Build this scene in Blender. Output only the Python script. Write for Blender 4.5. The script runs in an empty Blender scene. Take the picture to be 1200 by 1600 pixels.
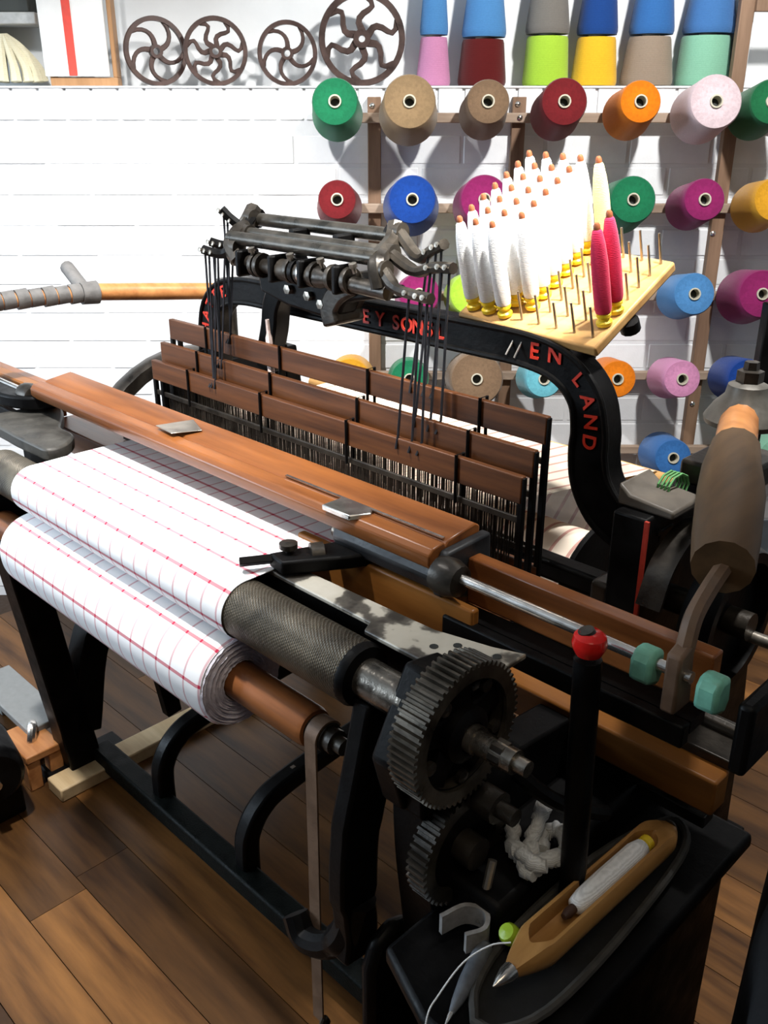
import bpy, bmesh, math, random
from mathutils import Vector, Matrix
random.seed(7)
R = math.radians
SC = bpy.context.scene
COL = SC.collection

# ---------------------------------------------------------------- camera, world, lights, exposure
cam_d = bpy.data.cameras.new('camera'); cam = bpy.data.objects.new('camera', cam_d); COL.objects.link(cam)
cam.location = (0, 0, 1.5); cam.rotation_euler = (R(90 - 23.35), 0, 0)
cam_d.sensor_fit = 'VERTICAL'; cam_d.sensor_height = 24.0; cam_d.lens = 1445 / 1600 * 24.0
cam_d.clip_start = 0.02
SC.camera = cam
world = bpy.data.worlds.new('world'); SC.world = world; world.use_nodes = True
bg = world.node_tree.nodes['Background']; bg.inputs[0].default_value = (0.85, 0.9, 1.0, 1); bg.inputs[1].default_value = 0.03

def spot(name, loc, target, energy, size, blend=0.6, radius=0.04, col=(1, .96, .9)):
    l = bpy.data.lights.new(name, 'SPOT'); l.energy = energy; l.spot_size = R(size); l.spot_blend = blend
    l.shadow_soft_size = radius; l.color = col
    o = bpy.data.objects.new(name, l); COL.objects.link(o); o.location = loc
    o.rotation_euler = (Vector(target) - Vector(loc)).to_track_quat('-Z', 'Y').to_euler()
    return o
spot('ceiling_spot_rack', (0.75, 1.35, 2.5), (0.6, 2.8, 0.65), 150, 112, .6, .05, (1, .98, .95))
spot('ceiling_spot_cloth', (-0.75, 1.35, 2.5), (-0.78, 2.1, 0.8), 200, 92, .7, .05, (1, .985, .97))
spot('ceiling_spot_bobbins', (0.35, 0.95, 2.45), (0.22, 1.62, 1.32), 300, 26, .5, .04, (1, .95, .86))
area = bpy.data.lights.new('overhead_fill', 'AREA'); area.energy = 6.5; area.size = .9; area.color = (1, .84, .62)  # warm fill lamp added overhead to brighten the room, not a modelled fitting
ao = bpy.data.objects.new('overhead_fill', area); COL.objects.link(ao); ao.location = (0.1, -0.1, 2.6)
sfill = bpy.data.lights.new('cool_side_fill', 'AREA'); sfill.energy = 75; sfill.shape = 'RECTANGLE'; sfill.size = 1.4; sfill.size_y = 1.3; sfill.color = (.72, .86, 1)  # bluish fill added from the left for the back wall; no window is built
wo = bpy.data.objects.new('cool_side_fill', sfill); COL.objects.link(wo); wo.location = (-4.04, 1.55, 1.65); wo.rotation_euler = (0, R(-90), 0)
SC.view_settings.view_transform = 'Standard'; SC.view_settings.look = 'None'
SC.view_settings.gamma = 1.0; SC.view_settings.use_curve_mapping = False
SC.view_settings.exposure = 0.35

# ---------------------------------------------------------------- materials
MATS = {}
def nt_of(name):
    m = bpy.data.materials.new(name); m.use_nodes = True
    nt = m.node_tree; b = nt.nodes['Principled BSDF']
    return m, nt, b
def N(nt, typ, **kw):
    n = nt.nodes.new(typ)
    for k, v in kw.items(): setattr(n, k, v)
    return n
def ramp(nt, stops):
    r = N(nt, 'ShaderNodeValToRGB'); e = r.color_ramp.elements
    e[0].position, e[0].color = stops[0][0], (*stops[0][1], 1)
    e[1].position, e[1].color = stops[-1][0], (*stops[-1][1], 1)
    for p, c in stops[1:-1]:
        x = e.new(p); x.color = (*c, 1)
    return r
def noise(nt, scale, detail=4, vec=None, rough=.55):
    n = N(nt, 'ShaderNodeTexNoise'); n.inputs['Scale'].default_value = scale
    n.inputs['Detail'].default_value = detail; n.inputs['Roughness'].default_value = rough
    if vec: nt.links.new(vec, n.inputs['Vector'])
    return n
def mapping(nt, scale=(1, 1, 1), rot=(0, 0, 0), coord='Object'):
    t = N(nt, 'ShaderNodeTexCoord'); m = N(nt, 'ShaderNodeMapping')
    m.inputs['Scale'].default_value = scale; m.inputs['Rotation'].default_value = rot
    nt.links.new(t.outputs[coord], m.inputs['Vector']); return m.outputs[0]
def bump(nt, b, height, strength=.3, dist=.002):
    n = N(nt, 'ShaderNodeBump'); n.inputs['Strength'].default_value = strength; n.inputs['Distance'].default_value = dist
    nt.links.new(height, n.inputs['Height']); nt.links.new(n.outputs[0], b.inputs['Normal'])
def mat_metal(name, c0, c1, rough=.4, metal=.0, scale=30, bs=.25, spec=.5):
    if name in MATS: return MATS[name]
    m, nt, b = nt_of(name); v = mapping(nt)
    n = noise(nt, scale, 5, v); r = ramp(nt, [(.3, c0), (.7, c1)]); nt.links.new(n.outputs['Fac'], r.inputs[0])
    nt.links.new(r.outputs[0], b.inputs['Base Color'])
    rr = ramp(nt, [(.3, (rough * .75,) * 3), (.75, (min(1, rough * 1.3),) * 3)]); nt.links.new(n.outputs['Fac'], rr.inputs[0])
    nt.links.new(rr.outputs[0], b.inputs['Roughness'])
    b.inputs['Metallic'].default_value = metal; b.inputs['Specular IOR Level'].default_value = spec
    n2 = noise(nt, scale * 6, 3, v); bump(nt, b, n2.outputs['Fac'], bs, .0015)
    MATS[name] = m; return m
def mat_wood(name, c0, c1, rough=.4, axis=0, scale=9., stretch=14., rnd=0., bs=.15):
    if name in MATS: return MATS[name]
    m, nt, b = nt_of(name); s = [stretch] * 3; s[axis] = 1.0
    v = mapping(nt, tuple(s))
    if rnd:
        oi = N(nt, 'ShaderNodeObjectInfo'); ad = N(nt, 'ShaderNodeVectorMath', operation='ADD')
        ml = N(nt, 'ShaderNodeMath', operation='MULTIPLY'); ml.inputs[1].default_value = 37.0
        nt.links.new(oi.outputs['Random'], ml.inputs[0]); nt.links.new(v, ad.inputs[0]); nt.links.new(ml.outputs[0], ad.inputs[1]); v = ad.outputs[0]
    n = noise(nt, scale / 3, 6, v, .6); r = ramp(nt, [(.3, c0), (.5, tuple((a + d) / 2 for a, d in zip(c0, c1))), (.72, c1)])
    nt.links.new(n.outputs['Fac'], r.inputs[0]); out = r.outputs[0]
    if rnd:
        hs = N(nt, 'ShaderNodeHueSaturation'); mr = N(nt, 'ShaderNodeMapRange')
        mr.inputs['To Min'].default_value = 1 - rnd; mr.inputs['To Max'].default_value = 1 + rnd
        nt.links.new(oi.outputs['Random'], mr.inputs['Value']); nt.links.new(mr.outputs[0], hs.inputs['Value'])
        nt.links.new(out, hs.inputs['Color']); out = hs.outputs[0]
    nt.links.new(out, b.inputs['Base Color']); b.inputs['Roughness'].default_value = rough; b.inputs['Specular IOR Level'].default_value = .3
    bump(nt, b, n.outputs['Fac'], bs, .001)
    MATS[name] = m; return m
def mat_plain(name, c, rough=.5, var=.15, scale=60, bs=.1, metal=0.):
    c0 = tuple(x * (1 - var) for x in c); c1 = tuple(min(1, x * (1 + var)) for x in c)
    return mat_metal(name, c0, c1, rough, metal, scale, bs, .4)
def mat_yarn(name, c):
    if name in MATS: return MATS[name]
    m, nt, b = nt_of(name); v = mapping(nt)
    w = N(nt, 'ShaderNodeTexWave', wave_type='BANDS', bands_direction='Z'); w.inputs['Scale'].default_value = 130
    w.inputs['Distortion'].default_value = 3.0; w.inputs['Detail'].default_value = 2; nt.links.new(v, w.inputs['Vector'])
    n = noise(nt, 220, 2, v); mx = N(nt, 'ShaderNodeMixRGB'); mx.inputs[0].default_value = .5
    nt.links.new(w.outputs['Fac'], mx.inputs[1]); nt.links.new(n.outputs['Fac'], mx.inputs[2])
    r = ramp(nt, [(.15, tuple(x * .82 for x in c)), (.8, tuple(min(1, x * 1.1) for x in c))]); nt.links.new(mx.outputs[0], r.inputs[0])
    nt.links.new(r.outputs[0], b.inputs['Base Color']); b.inputs['Roughness'].default_value = .9
    b.inputs['Specular IOR Level'].default_value = .15; b.inputs['Sheen Weight'].default_value = .15
    bump(nt, b, mx.outputs[0], .35, .002); MATS[name] = m; return m
def mat_check(name, base, red, pu, pv, wu, wv, offu=0., offv=0., weft=True, ucoord='UV'):
    """woven cloth: thin coloured threads every pu (along u) and pv (along v) metres"""
    if name in MATS: return MATS[name]
    m, nt, b = nt_of(name); t = N(nt, 'ShaderNodeTexCoord'); sx = N(nt, 'ShaderNodeSeparateXYZ'); nt.links.new(t.outputs['UV'], sx.inputs[0])
    def M(op, a, c, clamp=False):
        n = N(nt, 'ShaderNodeMath', operation=op); n.use_clamp = clamp
        for i, x in enumerate((a, c)):
            if x is None: continue
            if isinstance(x, (int, float)): n.inputs[i].default_value = x
            else: nt.links.new(x, n.inputs[i])
        return n.outputs[0]
    def line(src, p, w, off):
        fr = M('FRACT', M('DIVIDE', M('ADD', src, off), p), None)
        ds = M('MULTIPLY', M('ABSOLUTE', M('SUBTRACT', fr, .5), None), p)
        return M('SUBTRACT', 1.0, M('MULTIPLY', M('SUBTRACT', ds, w * .35), 1 / (w * .3)), True) if False else M('LESS_THAN', ds, w / 2)
    lu = line(sx.outputs[0], pu, wu, offu); fac = M('MULTIPLY', lu, .5 if weft else .62)
    if weft:
        lv = line(sx.outputs[1], pv, wv, offv); fac = M('ADD', fac, M('MULTIPLY', lv, .75), True)
    mx = N(nt, 'ShaderNodeMixRGB'); mx.inputs[1].default_value = (*base, 1); mx.inputs[2].default_value = (*red, 1)
    nt.links.new(fac, mx.inputs[0]); nt.links.new(mx.outputs[0], b.inputs['Base Color'])
    b.inputs['Roughness'].default_value = .85; b.inputs['Specular IOR Level'].default_value = .2
    v = mapping(nt, (700, 700, 700), coord='UV'); n = noise(nt, 1.0, 2, v); bump(nt, b, n.outputs['Fac'], .2, .001)
    MATS[name] = m; return m

def mat_blotch():
    m, nt, b = nt_of('pitted_steel'); v = mapping(nt); n = noise(nt, 14, 4, v, .5)
    r = ramp(nt, [(.40, (.035, .03, .024)), (.46, (.10, .09, .075)), (.50, (.46, .43, .36)), (.75, (.56, .53, .46))]); nt.links.new(n.outputs['Fac'], r.inputs[0])
    nt.links.new(r.outputs[0], b.inputs['Base Color']); b.inputs['Metallic'].default_value = .15; b.inputs['Roughness'].default_value = .42
    n2 = noise(nt, 120, 3, v); bump(nt, b, n2.outputs['Fac'], .15, .001); return m
IRON = mat_metal('black_cast_iron', (.0012, .0012, .0014), (.0045, .0042, .0042), .45, 0., 18, .3, .12)
OILY = mat_metal('oily_worn_iron', (.013, .011, .009), (.055, .046, .036), .36, .45, 24, .3)
STEEL = mat_metal('worn_steel', (.20, .18, .15), (.48, .44, .38), .34, .85, 22, .2)
BRIGHT = mat_metal('bright_steel', (.45, .43, .4), (.75, .72, .68), .22, .95, 25, .1)
HWOOD = mat_wood('heddle_wood', (.034, .011, .0035), (.135, .046, .013), .42, 0, 10, 16, .15)
SWOOD = mat_wood('sley_wood', (.11, .034, .010), (.27, .092, .024), .3, 0, 8, 12, .1)
AWOOD = mat_wood('arm_wood', (.28, .10, .03), (.58, .26, .09), .4, 0, 8, 10)
RWOOD = mat_wood('roller_wood', (.10, .034, .012), (.33, .12, .04), .3, 0, 8, 10)
BWOOD = mat_wood('board_wood', (.36, .18, .055), (.60, .36, .14), .45, 0, 8, 9)
FWOOD = mat_wood('floor_wood', (.030, .011, .003), (.18, .078, .021), .36, 0, 6, 9, .55, .1)
KWOOD = mat_wood('rack_wood', (.13, .075, .045), (.27, .17, .11), .6, 2, 9, 10, .1)
PWOOD = mat_wood('pale_wood', (.38, .26, .13), (.6, .45, .26), .55, 0, 8, 9)
LEATHER = mat_plain('worn_leather', (.12, .072, .044), .6, .35, 25, .3)
GREYLEATHER = mat_plain('grey_leather', (.13, .125, .12), .6, .4, 25, .4)
REDPAINT = mat_plain('red_paint', (.55, .03, .012), .4, .15)
PINSTRIPE = mat_plain('red_pinstripe', (.4, .03, .015), .5, .2)
KNOBRED = mat_plain('red_enamel', (.6, .015, .012), .12, .05, 10, .02)
GREENPICK = mat_plain('green_buffer', (.15, .40, .30), .5, .2)
WHITEBRICK = mat_plain('white_brick_paint', (.77, .785, .80), .55, .03, 30, .35)
MORTAR = mat_plain('white_mortar_paint', (.73, .745, .76), .7, .03, 40, .4)
GREYPAINT = mat_plain('grey_blue_paint', (.16, .19, .22), .6, .08, 30, .3)
PLASTER = mat_plain('white_plaster', (.74, .755, .76), .75, .03, 12, .2)
CARD = mat_plain('cardboard_tube', (.45, .42, .33), .7, .1)
HOLE = mat_plain('dark_tube_inside', (.02, .022, .02), .8, .1)
WHEELIRON = mat_metal('brown_painted_iron', (.03, .016, .013), (.075, .04, .032), .45, .2, 30, .3)
YELLOWPL = mat_plain('yellow_plastic', (.80, .58, .03), .3, .08)
TIPWOOD = mat_plain('pirn_tip_wood', (.24, .075, .03), .45, .3)
WHITEYARN = mat_yarn('white_yarn', (.86, .87, .88))
REDYARN = mat_yarn('crimson_yarn', (.62, .025, .085))
CREAM = mat_plain('cream_cotton', (.72, .63, .52), .85, .06, 80, .2)
BLACKCLOTH = mat_plain('black_cover', (.004, .005, .007), .85, .3, 12, .2)

# ---------------------------------------------------------------- mesh helpers
class MB:
    def __init__(s): s.v = []; s.f = []; s.uv = None
    def add(s, vs, fs):
        o = len(s.v); s.v += [tuple(p) for p in vs]; s.f += [tuple(i + o for i in f) for f in fs]; return s
    def box(s, lo, hi, rot=None, piv=None):
        x0, y0, z0 = lo; x1, y1, z1 = hi
        vs = [Vector(p) for p in ((x0,y0,z0),(x1,y0,z0),(x1,y1,z0),(x0,y1,z0),(x0,y0,z1),(x1,y0,z1),(x1,y1,z1),(x0,y1,z1))]
        if rot is not None:
            c = Vector(piv) if piv else sum(vs, Vector()) / 8
            vs = [c + rot @ (p - c) for p in vs]
        return s.add(vs, [(0,3,2,1),(4,5,6,7),(0,1,5,4),(1,2,6,5),(2,3,7,6),(3,0,4,7)])
    def cyl(s, p0, p1, r0, r1=None, n=16, caps=True):
        r1 = r0 if r1 is None else r1
        return s.tube([p0, p1], [r0, r1], n, caps)
    def tube(s, path, r, n=8, caps=True, closed=False):
        path = [Vector(p) for p in path]; m = len(path)
        rr = r if isinstance(r, (list, tuple)) else [r] * m
        t0 = (path[1] - path[0]).normalized()
        up = Vector((0, 0, 1)) if abs(t0.z) < .9 else Vector((1, 0, 0))
        a = t0.cross(up).normalized(); vs = []; fs = []
        for i, p in enumerate(path):
            if closed: t = path[(i + 1) % m] - path[i - 1]
            else: t = path[min(i + 1, m - 1)] - path[max(i - 1, 0)]
            t.normalize(); a = (a - t * a.dot(t)).normalized(); b = t.cross(a)
            for k in range(n):
                q = 2 * math.pi * k / n; vs.append(p + (a * math.cos(q) + b * math.sin(q)) * rr[i])
        for i in range(m if closed else m - 1):
            j = (i + 1) % m
            for k in range(n):
                l = (k + 1) % n; fs.append((i*n+k, i*n+l, j*n+l, j*n+k))
        if caps and not closed:
            fs.append(tuple(range(n - 1, -1, -1))); fs.append(tuple((m-1)*n + k for k in range(n)))
        return s.add(vs, fs)
    def lathe(s, prof, org, axis, n=24, caps=True):
        """prof: list of (radius, distance along axis)"""
        org = Vector(org); ax = Vector(axis).normalized()
        up = Vector((0, 0, 1)) if abs(ax.z) < .9 else Vector((1, 0, 0))
        a = ax.cross(up).normalized(); b = ax.cross(a); vs = []; fs = []; m = len(prof)
        for r, h in prof:
            for k in range(n):
                q = 2 * math.pi * k / n; vs.append(org + ax * h + (a * math.cos(q) + b * math.sin(q)) * max(r, 1e-5))
        for i in range(m - 1):
            for k in range(n):
                l = (k + 1) % n; fs.append((i*n+k, i*n+l, (i+1)*n+l, (i+1)*n+k))
        if caps:
            if prof[0][0] > 1e-4: fs.append(tuple(range(n - 1, -1, -1)))
            if prof[-1][0] > 1e-4: fs.append(tuple((m-1)*n + k for k in range(n)))
        return s.add(vs, fs)
    def prism(s, poly, ax, lo, hi):
        """poly in the two other axes, extruded along axis ax (0 w, 1 d, 2 z)"""
        def P(a, b, h): return (h, a, b) if ax == 0 else (a, h, b) if ax == 1 else (a, b, h)
        m = len(poly); vs = [P(a, b, lo) for a, b in poly] + [P(a, b, hi) for a, b in poly]
        fs = [tuple(range(m - 1, -1, -1)), tuple(range(m, 2 * m))] + [(i, (i+1) % m, m + (i+1) % m, m + i) for i in range(m)]
        return s.add(vs, fs)
    def ribbon(s, path, width, ax, lo, hi):
        """flat bar following a 2D path (quads, no n-gon), extruded along ax"""
        def P(a, b, h): return (h, a, b) if ax == 0 else (a, h, b) if ax == 1 else (a, b, h)
        m = len(path); ww = width if isinstance(width, (list, tuple)) else [width] * m
        pts = [Vector(p) for p in path]; vs = []; fs = []
        for i, p in enumerate(pts):
            t = (pts[min(i+1, m-1)] - pts[max(i-1, 0)]).normalized(); n = Vector((-t.y, t.x)) * ww[i] / 2
            for q, h in ((p + n, lo), (p - n, lo), (p - n, hi), (p + n, hi)): vs.append(P(q.x, q.y, h))
        for i in range(m - 1):
            for k in range(4):
                l = (k + 1) % 4; fs.append((i*4+k, i*4+l, (i+1)*4+l, (i+1)*4+k))
        fs.append((3, 2, 1, 0)); fs.append(tuple((m-1)*4 + k for k in range(4)))
        return s.add(vs, fs)

def spline(pts, n=8):
    """Catmull-Rom through 2D or 3D points"""
    P = [Vector(p) for p in pts]; P = [P[0]*2 - P[1]] + P + [P[-1]*2 - P[-2]]; out = []
    for i in range(1, len(P) - 2):
        for k in range(n):
            t = k / n
            out.append(.5 * ((2*P[i]) + (P[i+1]-P[i-1])*t + (2*P[i-1]-5*P[i]+4*P[i+1]-P[i+2])*t*t + (3*P[i]-P[i-1]-3*P[i+1]+P[i+2])*t**3))
    out.append(P[-2]); return out

A45 = R(-45)
def LW(p):   # loom coordinates (w along the weft, d towards the back of the loom, z up) to world
    w, d, z = p; c = math.sqrt(.5); return Vector(((w + d) * c, (d - w) * c, z))
BASE = {}
def thing(name, label, cat, base, group=None, loom=True):
    o = bpy.data.objects.new(name, None); COL.objects.link(o); o.empty_display_size = .05
    o.location = LW(base) if loom else Vector(base)
    if loom: o.rotation_euler = (0, 0, A45)
    o['label'] = label; o['category'] = cat
    if group: o['group'] = group
    BASE[o.name] = Vector(base); return o
def mesh_of(name, mb, base=(0, 0, 0), smooth=35):
    me = bpy.data.meshes.new(name); bs = Vector(base)
    me.from_pydata([tuple(Vector(p) - bs) for p in mb.v], [], mb.f)
    bm = bmesh.new(); bm.from_mesh(me); bmesh.ops.recalc_face_normals(bm, faces=bm.faces); bm.to_mesh(me); bm.free()
    if smooth:
        for p in me.polygons: p.use_smooth = True
        me.set_sharp_from_angle(angle=R(smooth))
    return me
def part(name, mb, mat, parent, bevel=0., smooth=35, label=None, kind=None):
    """mesh part in the coordinates of the root thing (loom or world)"""
    root = parent
    while root.parent: root = root.parent
    o = bpy.data.objects.new(name, mesh_of(name, mb, BASE[root.name], smooth)); COL.objects.link(o)
    o.data.materials.append(mat); o.parent = parent
    if bevel:
        m = o.modifiers.new('bevel', 'BEVEL'); m.width = bevel; m.segments = 2; m.limit_method = 'ANGLE'; m.angle_limit = R(40)
    if label: o['label'] = label
    if kind: o['kind'] = kind
    return o
def struct(name, mb, mat, label=None, smooth=0, cat=None):
    o = bpy.data.objects.new(name, mesh_of(name, mb, (0, 0, 0), smooth)); COL.objects.link(o); o.data.materials.append(mat)
    o['kind'] = 'structure'; BASE[o.name] = Vector((0, 0, 0))
    if label: o['label'] = label
    if cat: o['category'] = cat
    return o
def copy_thing(src, loc, rot=None, label=None):
    r = src.copy(); COL.objects.link(r); r.location = loc
    if rot is not None: r.rotation_euler = rot
    if label: r['label'] = label
    for ch in src.children:
        c = ch.copy(); COL.objects.link(c); c.parent = r
        for g in ch.children:
            k = g.copy(); COL.objects.link(k); k.parent = c
    return r
def letter(ch, size, mat, parent, pos, ang, depth=.0015):
    """a raised painted letter standing on the front (-d) face of the loom arch"""
    cu = bpy.data.curves.new('letter', 'FONT'); cu.body = ch; cu.size = size; cu.extrude = depth / 2
    cu.align_x = 'CENTER'; cu.align_y = 'CENTER'; cu.offset = size * .02
    t = bpy.data.objects.new('tmp', cu); COL.objects.link(t); bpy.context.view_layer.update()
    me = bpy.data.meshes.new_from_object(t.evaluated_get(bpy.context.evaluated_depsgraph_get()))
    bpy.data.objects.remove(t); me.name = 'letter'
    root = parent
    while root.parent: root = root.parent
    M4 = Matrix.Translation(Vector(pos) - BASE[root.name]) @ Matrix.Rotation(ang, 4, 'Y') @ Matrix.Rotation(R(90), 4, 'X')
    me.transform(M4); me.materials.clear(); me.materials.append(mat)
    o = bpy.data.objects.new('letter', me); COL.objects.link(o); o.parent = parent; return o

# ================================================================ THE ROOM
YW = 2.8            # front face of the lower brick wall
YR = 2.98           # recessed plaster wall above the ledge
LEDGE = 1.568
# floor: a sub-floor with single boards on it, running along the loom's weft
fl = struct('floor', MB().box((-4.2, -2.2, -.06), (3.6, 3.2, -.021)), mat_plain('subfloor', (.03, .016, .008), .8))
PLW = .124
plank_me = []
for k, L in enumerate((1.15, 1.5, 1.85, 2.2)):
    mb = MB().box((-L/2, -PLW/2 + .0009, -.02), (L/2, PLW/2 - .0009, 0))
    me = mesh_of('floorboard', mb, smooth=0); me.materials.append(FWOOD); plank_me.append((L, me))
BX = (-4.0, 3.4, -2.0, YW)
for i in range(-12, 32):
    d = .475 + PLW * (i + .5); w = -4.4 + random.random() * 1.2
    while w < 2.2:
        L, me = random.choice(plank_me); c = LW((w + L/2, d, 0))
        if BX[0] + .9 < c.x < BX[1] - .4 and -1.0 < c.y < YW - .04 - max(0, (L/2) * .7072 - .0):
            o = bpy.data.objects.new('floorboard', me); COL.objects.link(o); o.parent = fl; o.location = c; o.rotation_euler = (0, 0, A45)
        elif BX[0] + .9 < c.x < BX[1] - .4 and -1.0 < c.y < YW + .9:
            # board cut short where it meets the wall
            w1 = w + L
            w0 = max(w, d - (YW - .06) / math.sqrt(.5) + PLW / 2)
            if w1 - w0 > .05:
                mb = MB().box((w0 - (w + L/2), -PLW/2 + .0009, -.02), (L/2, PLW/2 - .0009, 0)); m2 = mesh_of('floorboard', mb, smooth=0); m2.materials.append(FWOOD)
                o = bpy.data.objects.new('floorboard', m2); COL.objects.link(o); o.parent = fl; o.location = c; o.rotation_euler = (0, 0, A45)
        w += L + .0012
# back wall: core, bricks one by one, ledge, recessed plaster above
wall = struct('wall_back', MB().box((-4.2, YW + .0025, -.02), (3.6, YW + .3, 1.4795)).box((-4.2, YW + .007, 1.4795), (3.6, YW + .3, LEDGE - .006)), MORTAR)
bw, bh, jt = .225, .0745, .010
def brick_mesh(w, h):
    mb = MB().box((-w/2, 0, -h/2), (w/2, .05, h/2)); me = mesh_of('brick', mb, smooth=0)
    bm = bmesh.new(); bm.from_mesh(me)
    bmesh.ops.bevel(bm, geom=[e for e in bm.edges], offset=.0022, segments=1, affect='EDGES'); bm.to_mesh(me); bm.free()
    me.materials.append(WHITEBRICK); return me
bm_full = brick_mesh(bw, bh); bm_half = brick_mesh(bw / 2 - jt / 2, bh); bm_sold = brick_mesh(.0655, .083)
nb = 0
for r in range(17):
    z = .052 + r * (bh + jt); x = -1.66 + (0 if r % 2 else (bw + jt) / 2)
    while x < 1.66:
        o = bpy.data.objects.new('brick', bm_full); COL.objects.link(o); o.parent = wall
        o.location = (x, YW + random.uniform(-.0012, .0012), z)
        if z < .27:
            o.data = bm_full
        nb += 1; x += bw + jt
for k in range(38):
    o = bpy.data.objects.new('brick', bm_sold); COL.objects.link(o); o.parent = wall
    o.location = (-1.36 + k * .0735, YW + random.uniform(-.001, .001), 1.5225)
# outside what shows here the same courses go on as one joined piece
mb = MB()
for r in range(17):
    z = .052 + r * (bh + jt)
    for sgn in (-1, 1):
        x = sgn * (1.66 + bw + jt) + (0 if r % 2 else (bw + jt) / 2)
        for q in range(7):
            mb.box((x - bw/2, YW, z - bh/2), (x + bw/2, YW + .05, z + bh/2)); x += sgn * (bw + jt)
o = part('brickwork', mb, WHITEBRICK, wall, smooth=0); o['kind'] = 'stuff'
part('ledge', MB().box((-4.2, YW - .004, LEDGE - .006), (3.6, YR, LEDGE)), WHITEBRICK, wall, bevel=.002)
part('dado_paint', MB().box((1.12, YW - .006, 0), (3.4, YW + .003, .262)), GREYPAINT, wall, bevel=.001)
struct('wall_recess', MB().box((-4.2, YR, LEDGE), (3.6, YR + .12, 2.75)), PLASTER)
struct('wall_left', MB().box((-4.2, -2.2, -.02), (-4.08, 3.1, 2.75)), PLASTER)
struct('wall_right', MB().box((3.48, -2.2, -.02), (3.6, 3.1, 2.75)), PLASTER)
struct('ceiling', MB().box((-4.2, -2.2, 2.75), (3.6, 3.1, 2.85)), PLASTER)

# ================================================================ YARN RACK AND CONES ON THE WALL
YK = YW - .022
rack = thing('yarn_rack', 'brown wooden yarn rack of upright posts and rails on white brick wall', 'rack', (.45, YW, 0), loom=False)
ROWS = [1.487, 1.250, 1.003, .763, .524]
for px, top in ((-.027, 1.54), (.372, 1.54), (.962, 1.95)):
    part('post', MB().box((px - .0185, YK - .006, .05 if px > .9 else .28), (px + .0185, YW - .001, top)), KWOOD, rack, bevel=.002)
for i, z in enumerate(ROWS):
    x0 = -.12 if i in (0, 1, 3) else .05
    part('rail', MB().box((x0, YK - .026, z - .013), (1.42, YK - .006, z + .013)), mat_wood('rail_wood', (.24, .17, .12), (.40, .31, .24), .6, 0, 8, 12), rack, bevel=.003)
part('rail', MB().box((.98, YK - .02, 1.745), (1.42, YK, 1.775)), KWOOD, rack, bevel=.002)
for (bx, bz) in ((-.032, 1.518), (.367, 1.522), (.372, 1.488), (.95, 1.18), (.958, .67)):
    part('bolt', MB().lathe([(.0075, 0), (.0075, .004), (.004, .007), (0.0001, .0075)], (bx, YK - .005 - (.02 if bz == 1.488 else 0), bz), (0, -1, 0), 10), BRIGHT, rack)

TILT = R(13.5)
def cone(label, x, z, col, rb=.075, rf=.055, L=.165, y0=None, cname=None):
    ax = Vector((0, -math.cos(TILT), math.sin(TILT))); org = Vector((x, YK - .058, z))
    t = thing('yarn_cone', label, 'yarn cone', org, 'yarn cones hung on the wall rack', loom=False)
    prof = [(.02, 0), (rb * .93, .0), (rb * .99, .006), (rb, .014), (rf + (rb - rf) * .45, L * .55), (rf * 1.02, L - .006), (rf * .965, L), (.0165, L + .001)]
    t.rotation_euler = ax.to_track_quat('Z', 'Y').to_euler()
    BASE[t.name] = Vector((0, 0, 0))
    part('yarn', MB().lathe(prof, (0, 0, 0), (0, 0, 1), 36, False), mat_yarn('yarn_' + cname, col), t, smooth=50)
    part('tube', MB().lathe([(.0165, -.012), (.0165, L + .006), (.0128, L + .006), (.0125, L - .02)], (0, 0, 0), (0, 0, 1), 18, False), CARD, t, smooth=50)
    part('tube_inside', MB().lathe([(.0126, L - .0195), (.0001, L - .0195)], (0, 0, 0), (0, 0, 1), 14, False), HOLE, t)
    part('peg', MB().cyl(org - ax * .034, org + ax * (L * .8), .007, .006, 8), KWOOD, rack)
    return t
GREEN = (0.00816, 0.136, 0.0578); TAN = (0.2244, 0.1496, 0.0782); BROWN = (0.1564, 0.0986, 0.0578); DRED = (0.1258, 0.00816, 0.01088); ORNG = (0.578, 0.1496, 0.0034)
PPINK = (0.5304, 0.4216, 0.4488); BLUE = (0.00544, 0.0408, 0.2244); MAG = (0.204, 0.01224, 0.0884); LBLUE = (0.0612, 0.1972, 0.4216); MBLUE = (0.0272, 0.1156, 0.3196); CYAN = (0.1088, 0.3536, 0.4216)
PINK = (0.4896, 0.204, 0.3536); LIME = (0.3128, 0.51, 0.0408); DGREEN = (0.0068, 0.0952, 0.034); MINT = (0.1904, 0.408, 0.2856); AMBER = (0.51, 0.2448, 0.0136)
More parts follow.
